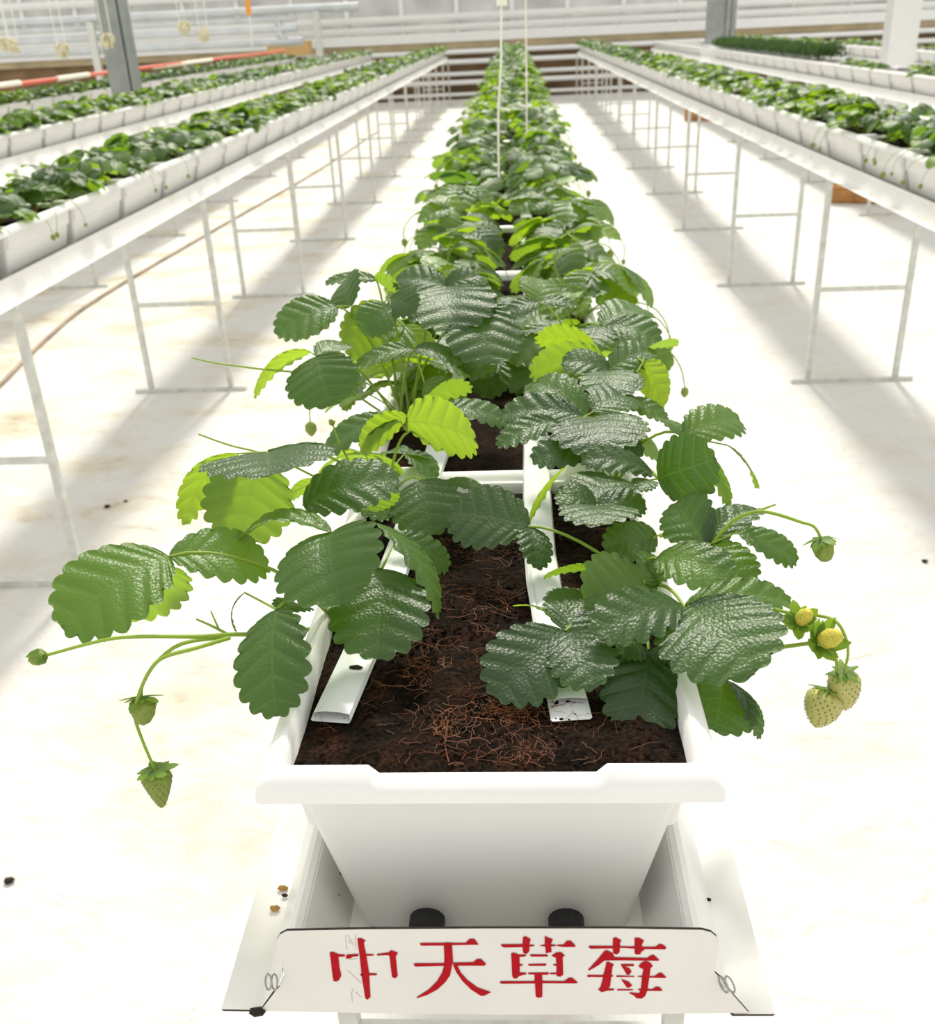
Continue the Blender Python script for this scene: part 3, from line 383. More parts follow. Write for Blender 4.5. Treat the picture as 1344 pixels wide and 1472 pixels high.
FRUITS = [('P1', 'bud', (-0.3697, 0.1, 1.2421), (-0.3835, 0.095, 1.2401), 0.011), ('P1', 'young', (-0.3011, 0.11, 1.1901), (-0.3001, 0.1, 1.168), 0.0135), ('P1', 'cone', (-0.2988, 0.1, 1.1186), (-0.2994, 0.097, 1.0785), 0.0135), ('P3', 'berry', (0.2853, 0.12, 1.1841), (0.2757, 0.11, 1.1525), 0.0155), ('P3', 'berry', (0.2964, 0.12, 1.2017), (0.303, 0.125, 1.1597), 0.0135), ('P3', 'flower', (0.2614, 0.14, 1.2403), (0.2613, 0.12, 1.2617), 0.0075), ('P3', 'flower', (0.274, 0.12, 1.2326), (0.2833, 0.105, 1.2498), 0.0095), ('P3', 'bud', (0.2379, 0.16, 1.2193), (0.2457, 0.15, 1.2376), 0.009), ('P3', 'young', (0.3039, 0.24, 1.2643), (0.3093, 0.235, 1.243), 0.012), ('P2', 'bud', (-0.1848, 0.48, 1.2962), (-0.1873, 0.48, 1.303), 0.005)]

# ================================================================== THE SETTING
fl = MB(); fl.add([(-17, -3.5, 0), (17, -3.5, 0), (17, 27.1, 0), (-17, 27.1, 0)], [(0, 1, 2, 3)])
tag(fl.build('floor', M['floor']), kind='structure')
YB = 27.0
w = MB(); w.box(-17, 17, YB, YB + 0.2, 0, 1.36)
tag(w.build('wall_back', M['brownwall'], smooth=False), kind='structure')
w = MB(); w.box(-17, 17, YB - 0.10, YB + 0.2, 1.18, 1.34)
tag(w.build('trim_1', M['tanstrip'], smooth=False), kind='structure')
w = MB(); w.box(-17, 17, YB - 0.14, YB + 0.1, 1.34, 1.56)
tag(w.build('trim_2', M['white_paint'], smooth=False), kind='structure')
for i, (z, h, y) in enumerate(((1.70, 0.09, -0.10), (1.93, 0.11, -0.16), (2.62, 0.12, -0.12), (3.3, 0.12, -0.12))):
    w = MB(); w.box(-17, 17, YB + y, YB + 0.05, z - h / 2, z + h / 2)
    w.box(-17, 17, YB + y + 0.03, YB + 0.05, z - h / 2 - 0.05, z - h / 2)
    tag(w.build(f'trim_{i + 3}', M['white_paint'], smooth=False), kind='structure')
NB = 24
for k in range(NB):
    x0 = -16.56 + k * 1.38
    w = MB(); w.box(x0 - 0.05, x0 + 0.05, YB - 0.02, YB + 0.12, 1.56, 3.6)
    o = tag(w.build(f'window_{k + 1}', M['white_paint'], smooth=False), kind='structure')
    w = MB(); w.box(x0 + 0.05, x0 + 1.33, YB + 0.07, YB + 0.08, 1.56, 3.6)
    w.build('pane', M['pane'], o, smooth=False)
# heating pipes in front of the brown sill wall
for i, (z, r) in enumerate(((0.12, 0.045), (0.40, 0.06), (0.60, 0.05), (0.88, 0.06), (1.11, 0.06))):
    p = MB(); p.tube([(-5.2, YB - 0.22, z), (17, YB - 0.22, z)], r, 10)
    tag(p.build('heating_pipe', M['white_paint']), ['lowest', 'second lowest', 'middle', 'second highest', 'highest'][i]
        + ' of the five white heating pipes along the low brown end wall', 'pipe', 'heating pipes on the end wall')
# pipe rack at the far left
rack = tag(empty('pipe_rack', (-8.4, 24.3, 0)), 'pale steel rack of thick horizontal pipes before the far end windows', 'pipe rack')
for i, (z, r, x1) in enumerate(((1.54, 0.085, 3.1), (1.80, 0.08, 3.0), (2.01, 0.07, 3.0), (2.19, 0.085, 4.35))):
    p = MB(); p.tube(smooth_path([(-8, 0, z), (x1 - 0.3, 0, z), (x1, 0, z - 0.02), (x1 + 0.22, 0, z - (0.22 if i in (1, 2) else 0.03))], 4), r, 10)
    p.build('rack_pipe', M['pipe'], rack)
for x in (4.0, -1.2):
    p = MB(); p.box(x - 0.08, x + 0.08, -0.19, -0.09, 0, 2.13); p.build('rack_post', M['galv'], rack, smooth=False)
# steel columns
def column(x, y, wd, mat, label, h=4.0):
    c = tag(empty('steel_column', (x, y, 0)), label, 'column')
    p = MB(); p.box(-wd * 0.5, wd * 0.12, -0.06, 0.06, 0, h); p.build('column_web', M[mat], c, smooth=False)
    p = MB(); p.box(wd * 0.14, wd * 0.26, -0.09, 0.09, 0, h); p.box(wd * 0.34, wd * 0.5, -0.09, 0.09, 0, h); p.build('column_flange', M[mat], c, smooth=False)
    p = MB(); p.box(-wd * 0.75, wd * 0.75, -0.18, 0.18, 0, 0.02); p.build('base_plate', M[mat], c, smooth=False)
column(-4.32, 11.3, 0.31, 'column', 'grey steel column rising between the second and third bench on the left')
column(3.97, 20.6, 0.54, 'column', 'dark grey double steel column standing in the gap of the second right bench')
c = tag(empty('white_column', (4.25, 11.6, 0)), 'white painted column standing behind the seedling bench at the far right', 'column')
p = MB(); p.box(-0.15, 0.15, -0.12, 0.12, 0, 4.0); p.build('column_shaft', M['white_paint'], c, smooth=False)
p = MB(); p.box(-0.22, 0.22, -0.2, 0.2, 0, 0.03); p.build('base_plate', M['galv'], c, smooth=False)

# ================================================================== BENCHES
ROWS = {  # x centre, gutter start, gutter end, first pot y, pot pitch, first frame y, frame count
    'centre': (0.0, -0.037, 25.3, 0.0, 0.570, 0.32, 13),
    'left': (-1.735, 0.90, 25.3, 0.92, 0.535, 2.37, 12),
    'right': (1.705, 0.90, 25.2, 0.92, 0.535, 2.25, 12),
    'far_left': (-3.45, 4.6, 25.3, 4.62, 0.535, 4.9, 6),
    'far_right': (3.42, 4.6, 25.2, 4.62, 0.535, 4.7, 6),
    'outer_left': (-5.15, 8.2, 24.9, 8.22, 0.535, 9.0, 4),
    'outer_right': (5.15, 8.2, 24.9, 8.22, 0.535, 9.0, 4),
}
ROWTXT = {'centre': 'central bench', 'left': 'left bench', 'right': 'right bench', 'far_left': 'second bench on the left',
          'far_right': 'second bench on the right', 'outer_left': 'third bench on the left', 'outer_right': 'third bench on the right'}
ZB, ZF = 0.986, 1.080          # skirt bottom, fold top
def gutter(y0, y1):
    half = [(-0.2235, ZB), (-0.1915, ZB - 0.0005), (-0.1770, 1.009), (-0.1695, 1.028), (-0.1675, 1.043), (-0.1650, 1.0485), (-0.1600, 1.0505), (-0.1550, 1.0475), (-0.1300, 0.9875)]
    pr = half + [(-x, z) for x, z in reversed(half)]
    th = 0.0022
    low = [(x * (1 - 0.0016 / max(abs(x), .1)), z - th) for x, z in pr]
    m = MB(); n = len(pr)
    v = [(x, y, z) for y in (0, y1 - y0) for x, z in pr + low]
    f, mi = [], []
    for i in range(n - 1):
        f.append((i, i + 1, 2 * n + i + 1, 2 * n + i)); mi.append(0)
        f.append((n + i, 3 * n + i, 3 * n + i + 1, n + i + 1)); mi.append(0)
        f.append((i, n + i, n + i + 1, i + 1)); mi.append(1 if i in (0, 1, n - 3, n - 2) else 0)
        f.append((2 * n + i, 2 * n + i + 1, 3 * n + i + 1, 3 * n + i)); mi.append(0)
    f += [(0, 2 * n, 3 * n, n), (n - 1, 2 * n - 1, 4 * n - 1, 3 * n - 1)]; mi += [0, 0]
    m.v, m.f, m.mi = v, f, mi
    return m
frame_meshes = None
def support_frame(x, y, label):
    global frame_meshes
    t = tag(empty('support_frame', (x, y, 0)), label, 'bench frame', 'support frames under the benches')
    if frame_meshes is None:
        a = MB(); a.box(-0.0125, 0.0125, -0.0125, 0.0125, 0.012, 0.9825)
        leg = a.build('leg', M['galv'], t, smooth=False)
        b = MB(); b.box(-0.205, 0.205, -0.010, 0.010, 0.46, 0.48)
        cb = b.build('crossbar', M['galv'], t, smooth=False)
        d = MB(); d.box(-0.30, 0.30, -0.02, 0.02, 0.0, 0.012); d.box(-0.30, 0.30, -0.02, -0.017, 0.012, 0.022)
        bb = d.build('base_bar', M['galv'], t, smooth=False)
        e = MB(); e.box(-0.222, 0.222, -0.012, 0.012, 0.9700, 0.9825)
        tb = e.build('top_bar', M['galv'], t, smooth=False)
        leg.location.x = -0.2175
        l2 = leg.copy(); COL.objects.link(l2); l2.location.x = 0.2175
        frame_meshes = (leg, l2, cb, bb, tb)
    else:
        for q in frame_meshes:
            c = q.copy(); COL.objects.link(c); c.parent = t
    return t

for key, (rx, gy0, gy1, py0, pitch, fy, fn) in ROWS.items():
    g = gutter(gy0, gy1).build('growing_gutter', [M['tray'], M['rust']], None, smooth=False, loc=(rx, gy0, 0))
    tag(g, {'centre': 'long white sheet metal gutter with the red lettered sign on its end',
            'left': 'long white sheet metal gutter carrying the first row of planters left of centre',
            'right': 'long white sheet metal gutter carrying the first row of planters right of centre'}.get(key, f'white sheet metal gutter of the {ROWTXT[key]}'), 'gutter', 'growing gutters')
    for k in range(fn):
        y = fy + 2.045 * k
        if y < gy1 - 0.1:
            support_frame(rx, y, f'galvanised steel leg frame under the {ROWTXT[key]}, {nth(k + 1)} from its near end')

# ================================================================== PLANTERS
def ring(hx, y0, y1, z, r, notch=0.0):
    cx, cy, hy = 0.0, (y0 + y1) / 2, (y1 - y0) / 2
    nx = [-0.091, -0.083, 0.083, 0.091]
    pts = []
    def corner(sx, sy, a0):
        for k in range(4):
            a = math.radians(a0 + 30 * k)
            pts.append((sx * (hx - r) + r * math.cos(a), cy + sy * (hy - r) + r * math.sin(a), z))
    corner(-1, -1, 180)
    for x in nx: pts.append((x, y0, z - (notch if abs(x) < 0.085 else 0)))
    corner(1, -1, 270)
    corner(1, 1, 0)
    for x in reversed(nx): pts.append((x, y1, z - (notch if abs(x) < 0.085 else 0)))
    corner(-1, 1, 90)
    return pts
PL = 0.566                     # planter length
def planter_mesh():
    rs = [ring(0.1140, 0.043, PL - 0.043, 0.9890, 0.010), ring(0.1165, 0.0400, PL - 0.0400, 0.9930, 0.012), ring(0.1525, 0.0195, PL - 0.0195, 1.168, 0.008),
          ring(0.1735, 0.003, PL - 0.003, 1.1685, 0.005), ring(0.1795, 0.0, PL, 1.171, 0.005), ring(0.1785, 0.001, PL - 0.001, 1.1795, 0.006),
          ring(0.1755, 0.004, PL - 0.004, 1.1865, 0.006, 0.004), ring(0.1655, 0.0135, PL - 0.0135, 1.194, 0.007, 0.008), ring(0.1615, 0.0175, PL - 0.0175, 1.194, 0.007, 0.008),
          ring(0.1575, 0.0215, PL - 0.0215, 1.189, 0.007, 0.008), ring(0.150, 0.030, PL - 0.030, 1.12, 0.007)]
    n = len(rs[0]); v = [p for r in rs for p in r]
    f = [tuple(range(n - 1, -1, -1))]
    f += [(i * n + k, i * n + (k + 1) % n, (i + 1) * n + (k + 1) % n, (i + 1) * n + k) for i in range(len(rs) - 1) for k in range(n)]
    f.append(tuple((len(rs) - 1) * n + k for k in range(n)))
    me = bpy.data.meshes.new('planter_shell'); me.from_pydata(v, [], f); return me
shell_me = planter_mesh(); shell_me.materials.append(M['plastic'])
shell_me.polygons.foreach_set('use_smooth', [True] * len(shell_me.polygons)); shell_me.set_sharp_from_angle(angle=math.radians(38))
# drain slots low on the long sides (comb of narrow dark slots)
sl = MB()
for k in range(24):
    y = 0.055 + k * 0.0195
    for s in (-1, 1):
        x0, z0, z1 = s * 0.1225, 1.012, 1.046
        xa, xb = s * 0.1222, s * 0.1290
        sl.add([(xa + s * .0006, y, z0), (xa + s * .0006, y + .0045, z0), (xb + s * .0006, y + .0045, z1), (xb + s * .0006, y, z1)], [(0, 1, 2, 3)])
slot_me = bpy.data.meshes.new('drain_slots'); slot_me.from_pydata(sl.v, [], sl.f); slot_me.materials.append(M['slot'])
def soil_surface(nx, ny, seed, amp):
    v, f = [], []
    for j in range(ny + 1):
        for i in range(nx + 1):
            x = -0.1578 + 0.3156 * i / nx; y = 0.0212 + (PL - 0.0424) * j / ny
            e = min(1, min(0.1578 - abs(x), y - 0.0212, PL - 0.0212 - y) / 0.03)
            h = 1.1735 + 0.006 * max(e, 0)
            q = Vector((x * 1.0, y, seed * 3.1))
            h += amp * (mnoise.noise(q * 14) * 1.1 + mnoise.noise(q * 45) * 0.65 + mnoise.noise(q * 130) * 0.4) * (0.35 + 0.65 * max(e, 0))
            v.append((x, y, h))
    for j in range(ny):
        for i in range(nx):
            a = j * (nx + 1) + i; f.append((a, a + 1, a + nx + 2, a + nx + 1))
    me = bpy.data.meshes.new('soil'); me.from_pydata(v, [], f); me.materials.append(M['soil'])
    me.polygons.foreach_set('use_smooth', [True] * len(f)); return me
soil_me = {0: soil_surface(110, 190, 1, 0.0046), 1: soil_surface(70, 120, 2, 0.0046), 2: soil_surface(14, 22, 3, 0.004)}
pm = MB(); pm.tube([(0, 0.050, 0), (0, 0.0255, 0), (0, 0.024, 0)], [0.0155, 0.0155, 0.0135], 20)
plug_me = bpy.data.meshes.new('drain_plug'); plug_me.from_pydata(pm.v, [], pm.f); plug_me.materials.append(M['plug'])
POTS = {}
for key, (rx, gy0, gy1, py0, pitch, fy, fn) in ROWS.items():
    n = int((gy1 - 0.1 - py0) / pitch); lst = []
    for k in range(n):
        y = py0 + k * pitch
        if key == 'far_right' and 17.0 < y < 18.1: continue                 # the column stands here
        t = tag(empty('planter', (rx, y, 0)), None, 'planter', 'white planters in rows on the benches')
        if key == 'centre' and k == 0:
            t['label'] = 'white plastic planter with dark soil and notched rim directly above the red lettered sign'
        else:
            t['label'] = f'white plastic planter, {nth(k + 1)} from the near end of the {ROWTXT[key]}'
        sc = 1.0 if key == 'centre' else 0.94
        def put(name, me):
            o = bpy.data.objects.new(name, me); COL.objects.link(o); o.parent = t; o.scale = (1, sc, 1); return o
        put('planter_shell', shell_me)
        if y < 16: tag(put('drain_slots', slot_me), kind='stuff')
        lod = 0 if (key == 'centre' and k == 0) else 1 if (key == 'centre' and k == 1) else 2
        s = tag(put('soil', soil_me[lod]), 'dark brown peat soil with reddish fibres' if lod == 0 else None, kind='stuff')
        if key == 'centre' and k == 0:
            for x in (-0.0585, 0.0615):
                d = put('drain_plug', plug_me); d.location = (x, 0.0, 1.0045); d['label'] = 'black rubber drain plug'
            front_pot = t
        lst.append(t)
    POTS[key] = lst

# loose crumbs and coir fibres on the front planter's soil
cr = MB()
ico = [(0, 0, -1), (.72, -.53, -.45), (-.28, -.85, -.45), (-.89, 0, -.45), (-.28, .85, -.45), (.72, .53, -.45), (.28, -.85, .45), (-.72, -.53, .45), (-.72, .53, .45), (.28, .85, .45), (.89, 0, .45), (0, 0, 1)]
icf = [(0, 1, 2), (1, 0, 5), (0, 2, 3), (0, 3, 4), (0, 4, 5), (1, 5, 10), (2, 1, 6), (3, 2, 7), (4, 3, 8), (5, 4, 9), (1, 10, 6), (2, 6, 7), (3, 7, 8), (4, 8, 9), (5, 9, 10), (6, 10, 11), (7, 6, 11), (8, 7, 11), (9, 8, 11), (10, 9, 11)]
for i in range(2600):
    x, y = rng.uniform(-0.152, 0.152), rng.uniform(0.028, PL - 0.03)
    r = rng.choice((0.0010, 0.0014, 0.0018, 0.0026)) * rng.uniform(0.7, 1.3)
    e = min(1, min(0.1578 - abs(x), y - 0.0212) / 0.03)
    z = 1.1735 + 0.006 * e + 0.001
    cr.add([(x + r * a * rng.uniform(.6, 1.4), y + r * b * rng.uniform(.6, 1.4), z + r * c * .8) for a, b, c in ico], icf)
tag(cr.build('soil_crumbs', M['soil'], front_pot, smooth=False), kind='stuff')
fb = MB()
def fibre(x, y, ln, r, tight=0.6):
    a = rng.uniform(0, 6.28); p = Vector((x, y, 1.1815 + rng.uniform(0, 0.002))); pts = [p.copy()]
    for k in range(5):
        a += rng.uniform(-tight, tight) * 1.6
        p = p + Vector((math.cos(a), math.sin(a), rng.uniform(-0.12, 0.12))) * ln / 5
        p.x = max(-0.15, min(0.15, p.x)); p.y = max(0.03, p.y); pts.append(p.copy())
    fb.tube(pts, r, 3, cap=False)
for i in range(520):
    x, y = max(-0.145, min(0.145, rng.gauss(0.0, 0.055))), rng.uniform(0.03, 0.45)
    fibre(x, y, rng.uniform(0.008, 0.035), rng.uniform(0.00012, 0.00028), 0.45)
for cx, cy, n in ((-0.055, 0.16, 70), (-0.03, 0.075, 60), (0.028, 0.10, 80), (0.0, 0.11, 50), (0.03, 0.05, 30)):
    for i in range(n): fibre(rng.gauss(cx, 0.014), rng.gauss(cy, 0.012), rng.uniform(0.006, 0.024), rng.uniform(0.00015, 0.00035), 0.7)
fibre(-0.035, 0.085, 0.05, 0.0006, 0.1)
tag(fb.build('coir_fibres', M['fibre'], front_pot), 'reddish brown coir fibres', kind='stuff')

# ================================================================== SIGN PLATE on the end of the central gutter
SY = -0.0375
sg = empty('sign_plate', (0, SY, 0))
tag(sg, 'white metal end plate with red stencilled Chinese characters', 'sign')
outl = [(-0.191, 0.985), (-0.1765, 1.007), (-0.1715, 1.014), (-0.1665, 1.026), (-0.1655, 1.034), (-0.1675, 1.045), (-0.1668, 1.0675), (-0.1635, 1.0735), (-0.1575, 1.0775), (-0.10, 1.0795), (0.0, 1.081), (0.10, 1.0815),
        (0.160, 1.0805), (0.167, 1.078), (0.1715, 1.073), (0.1735, 1.066), (0.1735, 1.046), (0.1725, 1.034), (0.1785, 1.027), (0.1830, 1.017), (0.2025, 0.988), (0.1, 0.9845), (0.0, 0.983), (-0.1, 0.9835)]
n = len(outl)
m = MB(); m.v = [(x, 0, z) for x, z in outl] + [(x, 0.0022, z) for x, z in outl]
m.f = [tuple(range(n)), tuple(range(2 * n - 1, n - 1, -1))] + [(i, n + i, n + (i + 1) % n, (i + 1) % n) for i in range(n)]
m.mi = [0, 0] + [1] * n
plate = m.build('plate', [M['sign'], M['rust']], sg, smooth=False)
for key, nm in (('zhong', 'character'), ('tian', 'character'), ('cao', 'character'), ('mei', 'character')):
    gv, gf = [], []
    for poly in GLYPHS[key]:
        k0 = len(gv)
        gv += [(x, -0.0005, z) for x, z in poly]
        gf += [tuple(k0 + q for q in tri) for tri in tessellate_polygon([[Vector((x, z, 0)) for x, z in poly]])]
    me = bpy.data.meshes.new('character'); me.from_pydata(gv, [], gf)
    o = link_mesh('character', me, M['red'], sg, smooth=False)
    o['label'] = {'zhong': 'red stencilled character 中', 'tian': 'red stencilled character 天', 'cao': 'red stencilled character 草', 'mei': 'red stencilled character 莓'}[key]
sb = MB()
for ln in SCRIBBLE: sb.tube([(x, -0.0001, z) for x, z in ln], 0.00022, 4)
sb.build('pencil_scribble', M['pencil'], sg)
for (x, z, s) in ((-0.1735, 1.0235, -1), (0.1795, 1.0245, 1)):
    t = MB()
    for dx in (0, s * 0.005):
        t.tube([(x + dx + 0.0042 * math.cos(a) * 0.7 + s * -0.25 * 0.0075 * math.sin(a), -0.003 - 0.003 * math.cos(a), z + 0.0085 * math.sin(a)) for a in np.linspace(0, 2 * math.pi, 15)], 0.0008, 5, cap=False)
    t.build('wire_tie', M['wire'], sg)
# dirt caught along the plate's lower left corner and the gutter lip
for i, (x, y, z, r, mat) in enumerate(((-0.1925, -0.040, 0.9865, 0.0042, 'crumb'), (-0.1985, 0.0875, 0.9885, 0.0033, 'dry_leaf'), (-0.2000, 0.0640, 0.9885, 0.0033, 'dry_leaf'),
                                     (-0.1950, 0.0790, 0.9880, 0.0020, 'crumb'), (0.1905, 0.075, 0.9885, 0.0020, 'crumb'))):
    c = MB(); q = random.Random(i)
    c.add([(r * a * q.uniform(.7, 1.5) * 1.5, r * b * q.uniform(.7, 1.3), r * e * 0.8) for a, b, e in ico], icf)
    tag(c.build('soil_crumb' if mat == 'crumb' else 'dry_leaf_bit', M[mat], None, smooth=True, angle=None, loc=(x, y, z)),
        ['dark soil clump stuck at the lower left corner of the sign', 'upper of two brown leaf bits lying on the gutter flange left of the sign', 'lower of two brown leaf bits lying on the gutter flange left of the sign',
         'tiny dark crumb beside the brown leaf bits on the gutter flange', 'single dark crumb on the gutter flange right of the planter'][i], 'debris')

# ================================================================== LAY-FLAT TUBES on the soil
def flat_tube(path, top_start, label):
    """flattened film tube; the upper face starts later than the lower face so the mouth shows"""
    sec = [(-0.0172, 0.0015), (-0.0155, 0.0058), (-0.006, 0.0078), (0.006, 0.0078), (0.0155, 0.0062), (0.0172, 0.0018), (0.0155, 0.0), (-0.0155, 0.0)]
    P = [Vector(p) for p in path]; v, f = [], []
    ns = len(sec)
    for i, p in enumerate(P):
        t = (P[min(i + 1, len(P) - 1)] - P[max(i - 1, 0)]); t.z = 0; t.normalize(); sd = Vector((t.y, -t.x, 0))
        for k, (a, h) in enumerate(sec):
            q = p + sd * a + Vector((0, 0, h))
            if i == 0 and 1 <= k <= 4: q = q + t * top_start
            v.append(tuple(q))
    for i in range(len(P) - 1):
        for k in range(ns):
            f.append((i * ns + k, i * ns + (k + 1) % ns, (i + 1) * ns + (k + 1) % ns, (i + 1) * ns + k))
    o = mesh_obj('irrigation_tube', v, f, M['tube'], None, True, 30)
    return tag(o, label, 'tube', 'lay-flat tubes along the planters')
def tube_path(ctrl, x_end, first):
    pts = []
    ys = list(np.arange(first, 25.0, 0.1425))
    cy = [c[0] for c in ctrl] + [25.2]; cx = [c[1] for c in ctrl] + [x_end]
    for y in ys:
        u = ((y % 0.57) / 0.57); d = min(u, 1 - u)
        z = 1.1815 + 0.0065 * max(0, 1 - d / 0.2)
        if y < 0.1: z = 1.1815
        pts.append((float(np.interp(y, cy, cx)), float(y), z))
    return pts
lt = tube_path([(0.085, -0.133), (0.19, -0.119), (0.66, -0.082), (1.2, -0.070)], -0.070, 0.0855)
rt = tube_path([(0.08, 0.0685), (0.29, 0.0505), (0.43, 0.0475), (1.2, 0.0575)], 0.06, 0.0855)
ltube = flat_tube(lt, 0.004, 'white flattened film tube on the soil with its pinched end at the left')
rtube = flat_tube(rt, 0.020, 'white flattened film tube on the soil with its cut open mouth at the right')
tb = MB(); tb.tube([(0.0335 + 0.0, 0.44, 1.1885), (0.0345, 0.37, 1.189), (0.0365, 0.295, 1.189), (0.044, 0.2, 1.1885)], 0.0033, 6)
tb.build('rolled_edge', M['tube'], rtube)
c = MB(); q = random.Random(3)
c.add([(0.0065 * a * q.uniform(.7, 1.4), 0.0035 * b * q.uniform(.7, 1.3), 0.0018 * e) for a, b, e in ico], icf)
tag(c.build('soil_crumb', M['crumb'], None, smooth=True, angle=None, loc=(-0.121, 0.152, 1.1895)), 'flat dark soil crumb lying on the left white tube', 'debris')

# ================================================================== STRAWBERRY LEAVES
def leaflet(L_, W_, teeth, sub, ts, arch, fold, r):
    """one toothed leaflet in its own frame: x along the midrib, y across, z up. Returns verts, faces, uvs"""
    S = np.linspace(0, 1, teeth * sub + 1)
    A = L_ * (0.5 - 0.5 * np.cos(np.pi * S))
    Wf = W_ / 2 * np.sin(np.pi * S ** 1.10) ** 0.92
    a = A / L_; Cc = L_ * a ** 2.1
    dA, dW = np.gradient(A), np.gradient(Wf); ln = np.hypot(dA, dW) + 1e-9
    nx_, ny_ = -dW / ln, dA / ln
    win = np.clip((S - 0.14) / 0.15, 0, 1)
    am = 0.060 * L_ * win
    tooth = am * (np.abs(np.sin(np.pi * teeth * S)) ** 0.75 - 0.6)
    tv = [-t for t in reversed(ts) if t > 0] + list(ts)
    ph = r.uniform(0, 6.28); tw = r.uniform(-0.03, 0.03)
    rows, uv = [], []
    pl = 0.027 * L_ * (np.abs(np.cos(np.pi * teeth * S)) ** 0.8 - 0.5) * np.sin(np.pi * S) ** 0.7
    for t in tv:
        at, sg_ = abs(t), (1 if t >= 0 else -1)
        k = 1.0 if at > 0.99 else 0.25 if at > 0.8 else 0.0
        mx, my = A + nx_ * tooth * k, Wf + ny_ * tooth * k
        x = Cc + at * (mx - Cc); y = sg_ * at * np.maximum(my, 0)
        u = np.clip(x / L_, 0, 1)
        z = arch * L_ * 4 * u * (1 - u) + fold * np.abs(y) - 0.9 * (fold + 0.12) * y * y / W_ * 1.1
        z = z + pl * at * (1.35 - at) * 1.9 + 0.022 * L_ * np.sin(u * 5 + ph + sg_ * 1.3) * at * at + tw * y * u
        rows.append(np.stack([x, y, z], 1)); uv.append(np.stack([S * teeth, np.full_like(S, t)], 1))
    m = len(tv); nS = len(S)
    V = np.stack(rows, 1).reshape(-1, 3); UV = np.stack(uv, 1).reshape(-1, 2)
    i = np.arange(nS - 1)[:, None] * m + np.arange(m - 1)[None, :]
    F = np.stack([i, i + m, i + m + 1, i + 1], -1).reshape(-1, 4)
    return V, F, UV

def oriented(V, base, tip, nh):
    b, t = np.array(base, float), np.array(tip, float)
    a = t - b; ln = np.linalg.norm(a); a = a / ln
    n = np.array(nh, float); n = n - a * n.dot(a); n /= np.linalg.norm(n)
    lat = np.cross(n, a)
    return b + V[:, :1] * a + V[:, 1:2] * lat + V[:, 2:3] * n

def pymesh(name, V, F, UV=None, tone=None, mat=None, smooth=True):
    V = np.asarray(V, np.float32); F = np.asarray(F, np.int32)
    me = bpy.data.meshes.new(name)
    me.vertices.add(len(V)); me.vertices.foreach_set('co', V.ravel())
    k = F.shape[1]
    me.loops.add(F.size); me.loops.foreach_set('vertex_index', F.ravel())
    me.polygons.add(len(F)); me.polygons.foreach_set('loop_start', np.arange(0, F.size, k, dtype=np.int32))
    me.update(calc_edges=True)
    if UV is not None:
        ul = me.uv_layers.new(name='UVMap'); ul.data.foreach_set('uv', np.asarray(UV, np.float32)[F.ravel()].ravel())
    if tone is not None:
        at = me.attributes.new('tone', 'FLOAT', 'POINT')
        at.data.foreach_set('value', np.broadcast_to(np.asarray(tone, np.float32), (len(V),)).copy())
    if mat: me.materials.append(mat)
    me.polygons.foreach_set('use_smooth', [smooth] * len(F))
    me.validate(); return me

HI = dict(teeth=9, sub=6, ts=(0, 0.22, 0.45, 0.68, 0.87, 1.0))
MID = dict(teeth=7, sub=3, ts=(0, 0.4, 0.75, 1.0))
LOW = dict(teeth=4, sub=2, ts=(0, 0.55, 1.0))
VLO = dict(teeth=2, sub=2, ts=(0, 1.0))

def tube_np(pts, r, n):
    m = MB(); m.tube(pts, r, n, cap=False)
    return np.array(m.v), np.array(m.f)

# ------------------------------------------------------------------ front plants, leaf by leaf
PLTXT = {
    'P1': 'strawberry plant at the front left corner, its fruit stalk hanging out over the floor',
    'P2': 'strawberry plant behind the front left one, with a large yellow-green backlit leaf',
    'P3': 'strawberry plant at the front right corner with two pale unripe berries hanging',
    'P4': 'strawberry plant behind the front right one, with round and pale crinkled leaves on top',
    'P5': 'tall strawberry plant on the left of the second central planter with a runner reaching left',
    'P6': 'strawberry plant on the right of the second central planter with bright folded leaves',
}
plants = {}
def make_plant(x, y, z, label):
    return tag(empty('strawberry_plant', (x, y, z)), label, 'plant', 'strawberry plants in the planters')
ZC = 1.178
cm = MB(); cm.tube([(0, 0, -0.012), (0, 0, 0.004), (0, 0, 0.016), (0.001, 0, 0.026)], [0.013, 0.014, 0.010, 0.004], 9)
crown_me = bpy.data.meshes.new('crown'); crown_me.from_pydata(cm.v, [], cm.f); crown_me.materials.append(M['crown'])
crown_me.polygons.foreach_set('use_smooth', [True] * len(cm.f))
def add_crown(t):
    o = bpy.data.objects.new('crown', crown_me); COL.objects.link(o); o.parent = t
for k, lab in PLTXT.items():
    x, y = CROWNS[k]; plants[k] = make_plant(x, y, ZC, lab); add_crown(plants[k])
def rel(p, t): return np.array(p) - np.array(t.location)

def petiole(t, J, r0=0.0021, r1=0.0014, spread=0.012):
    o = np.array(t.location); J = np.array(J)
    a = np.array([rng.uniform(-spread, spread), rng.uniform(-spread, spread), 0.004])
    d = J - o; h = np.linalg.norm(d[:2])
    p1 = a + np.array([d[0] * 0.25, d[1] * 0.25, max(d[2] * 0.55, 0.015)])
    p2 = np.array([d[0] * 0.7, d[1] * 0.7, d[2] * 0.95 + 0.10 * h])
    pts = []
    for s in np.linspace(0, 1, 10):
        pts.append(tuple((1 - s) ** 3 * a + 3 * s * (1 - s) ** 2 * p1 + 3 * s * s * (1 - s) * p2 + s ** 3 * d))
    return tube_np(pts, list(np.linspace(r0, r1, 10)), 7)

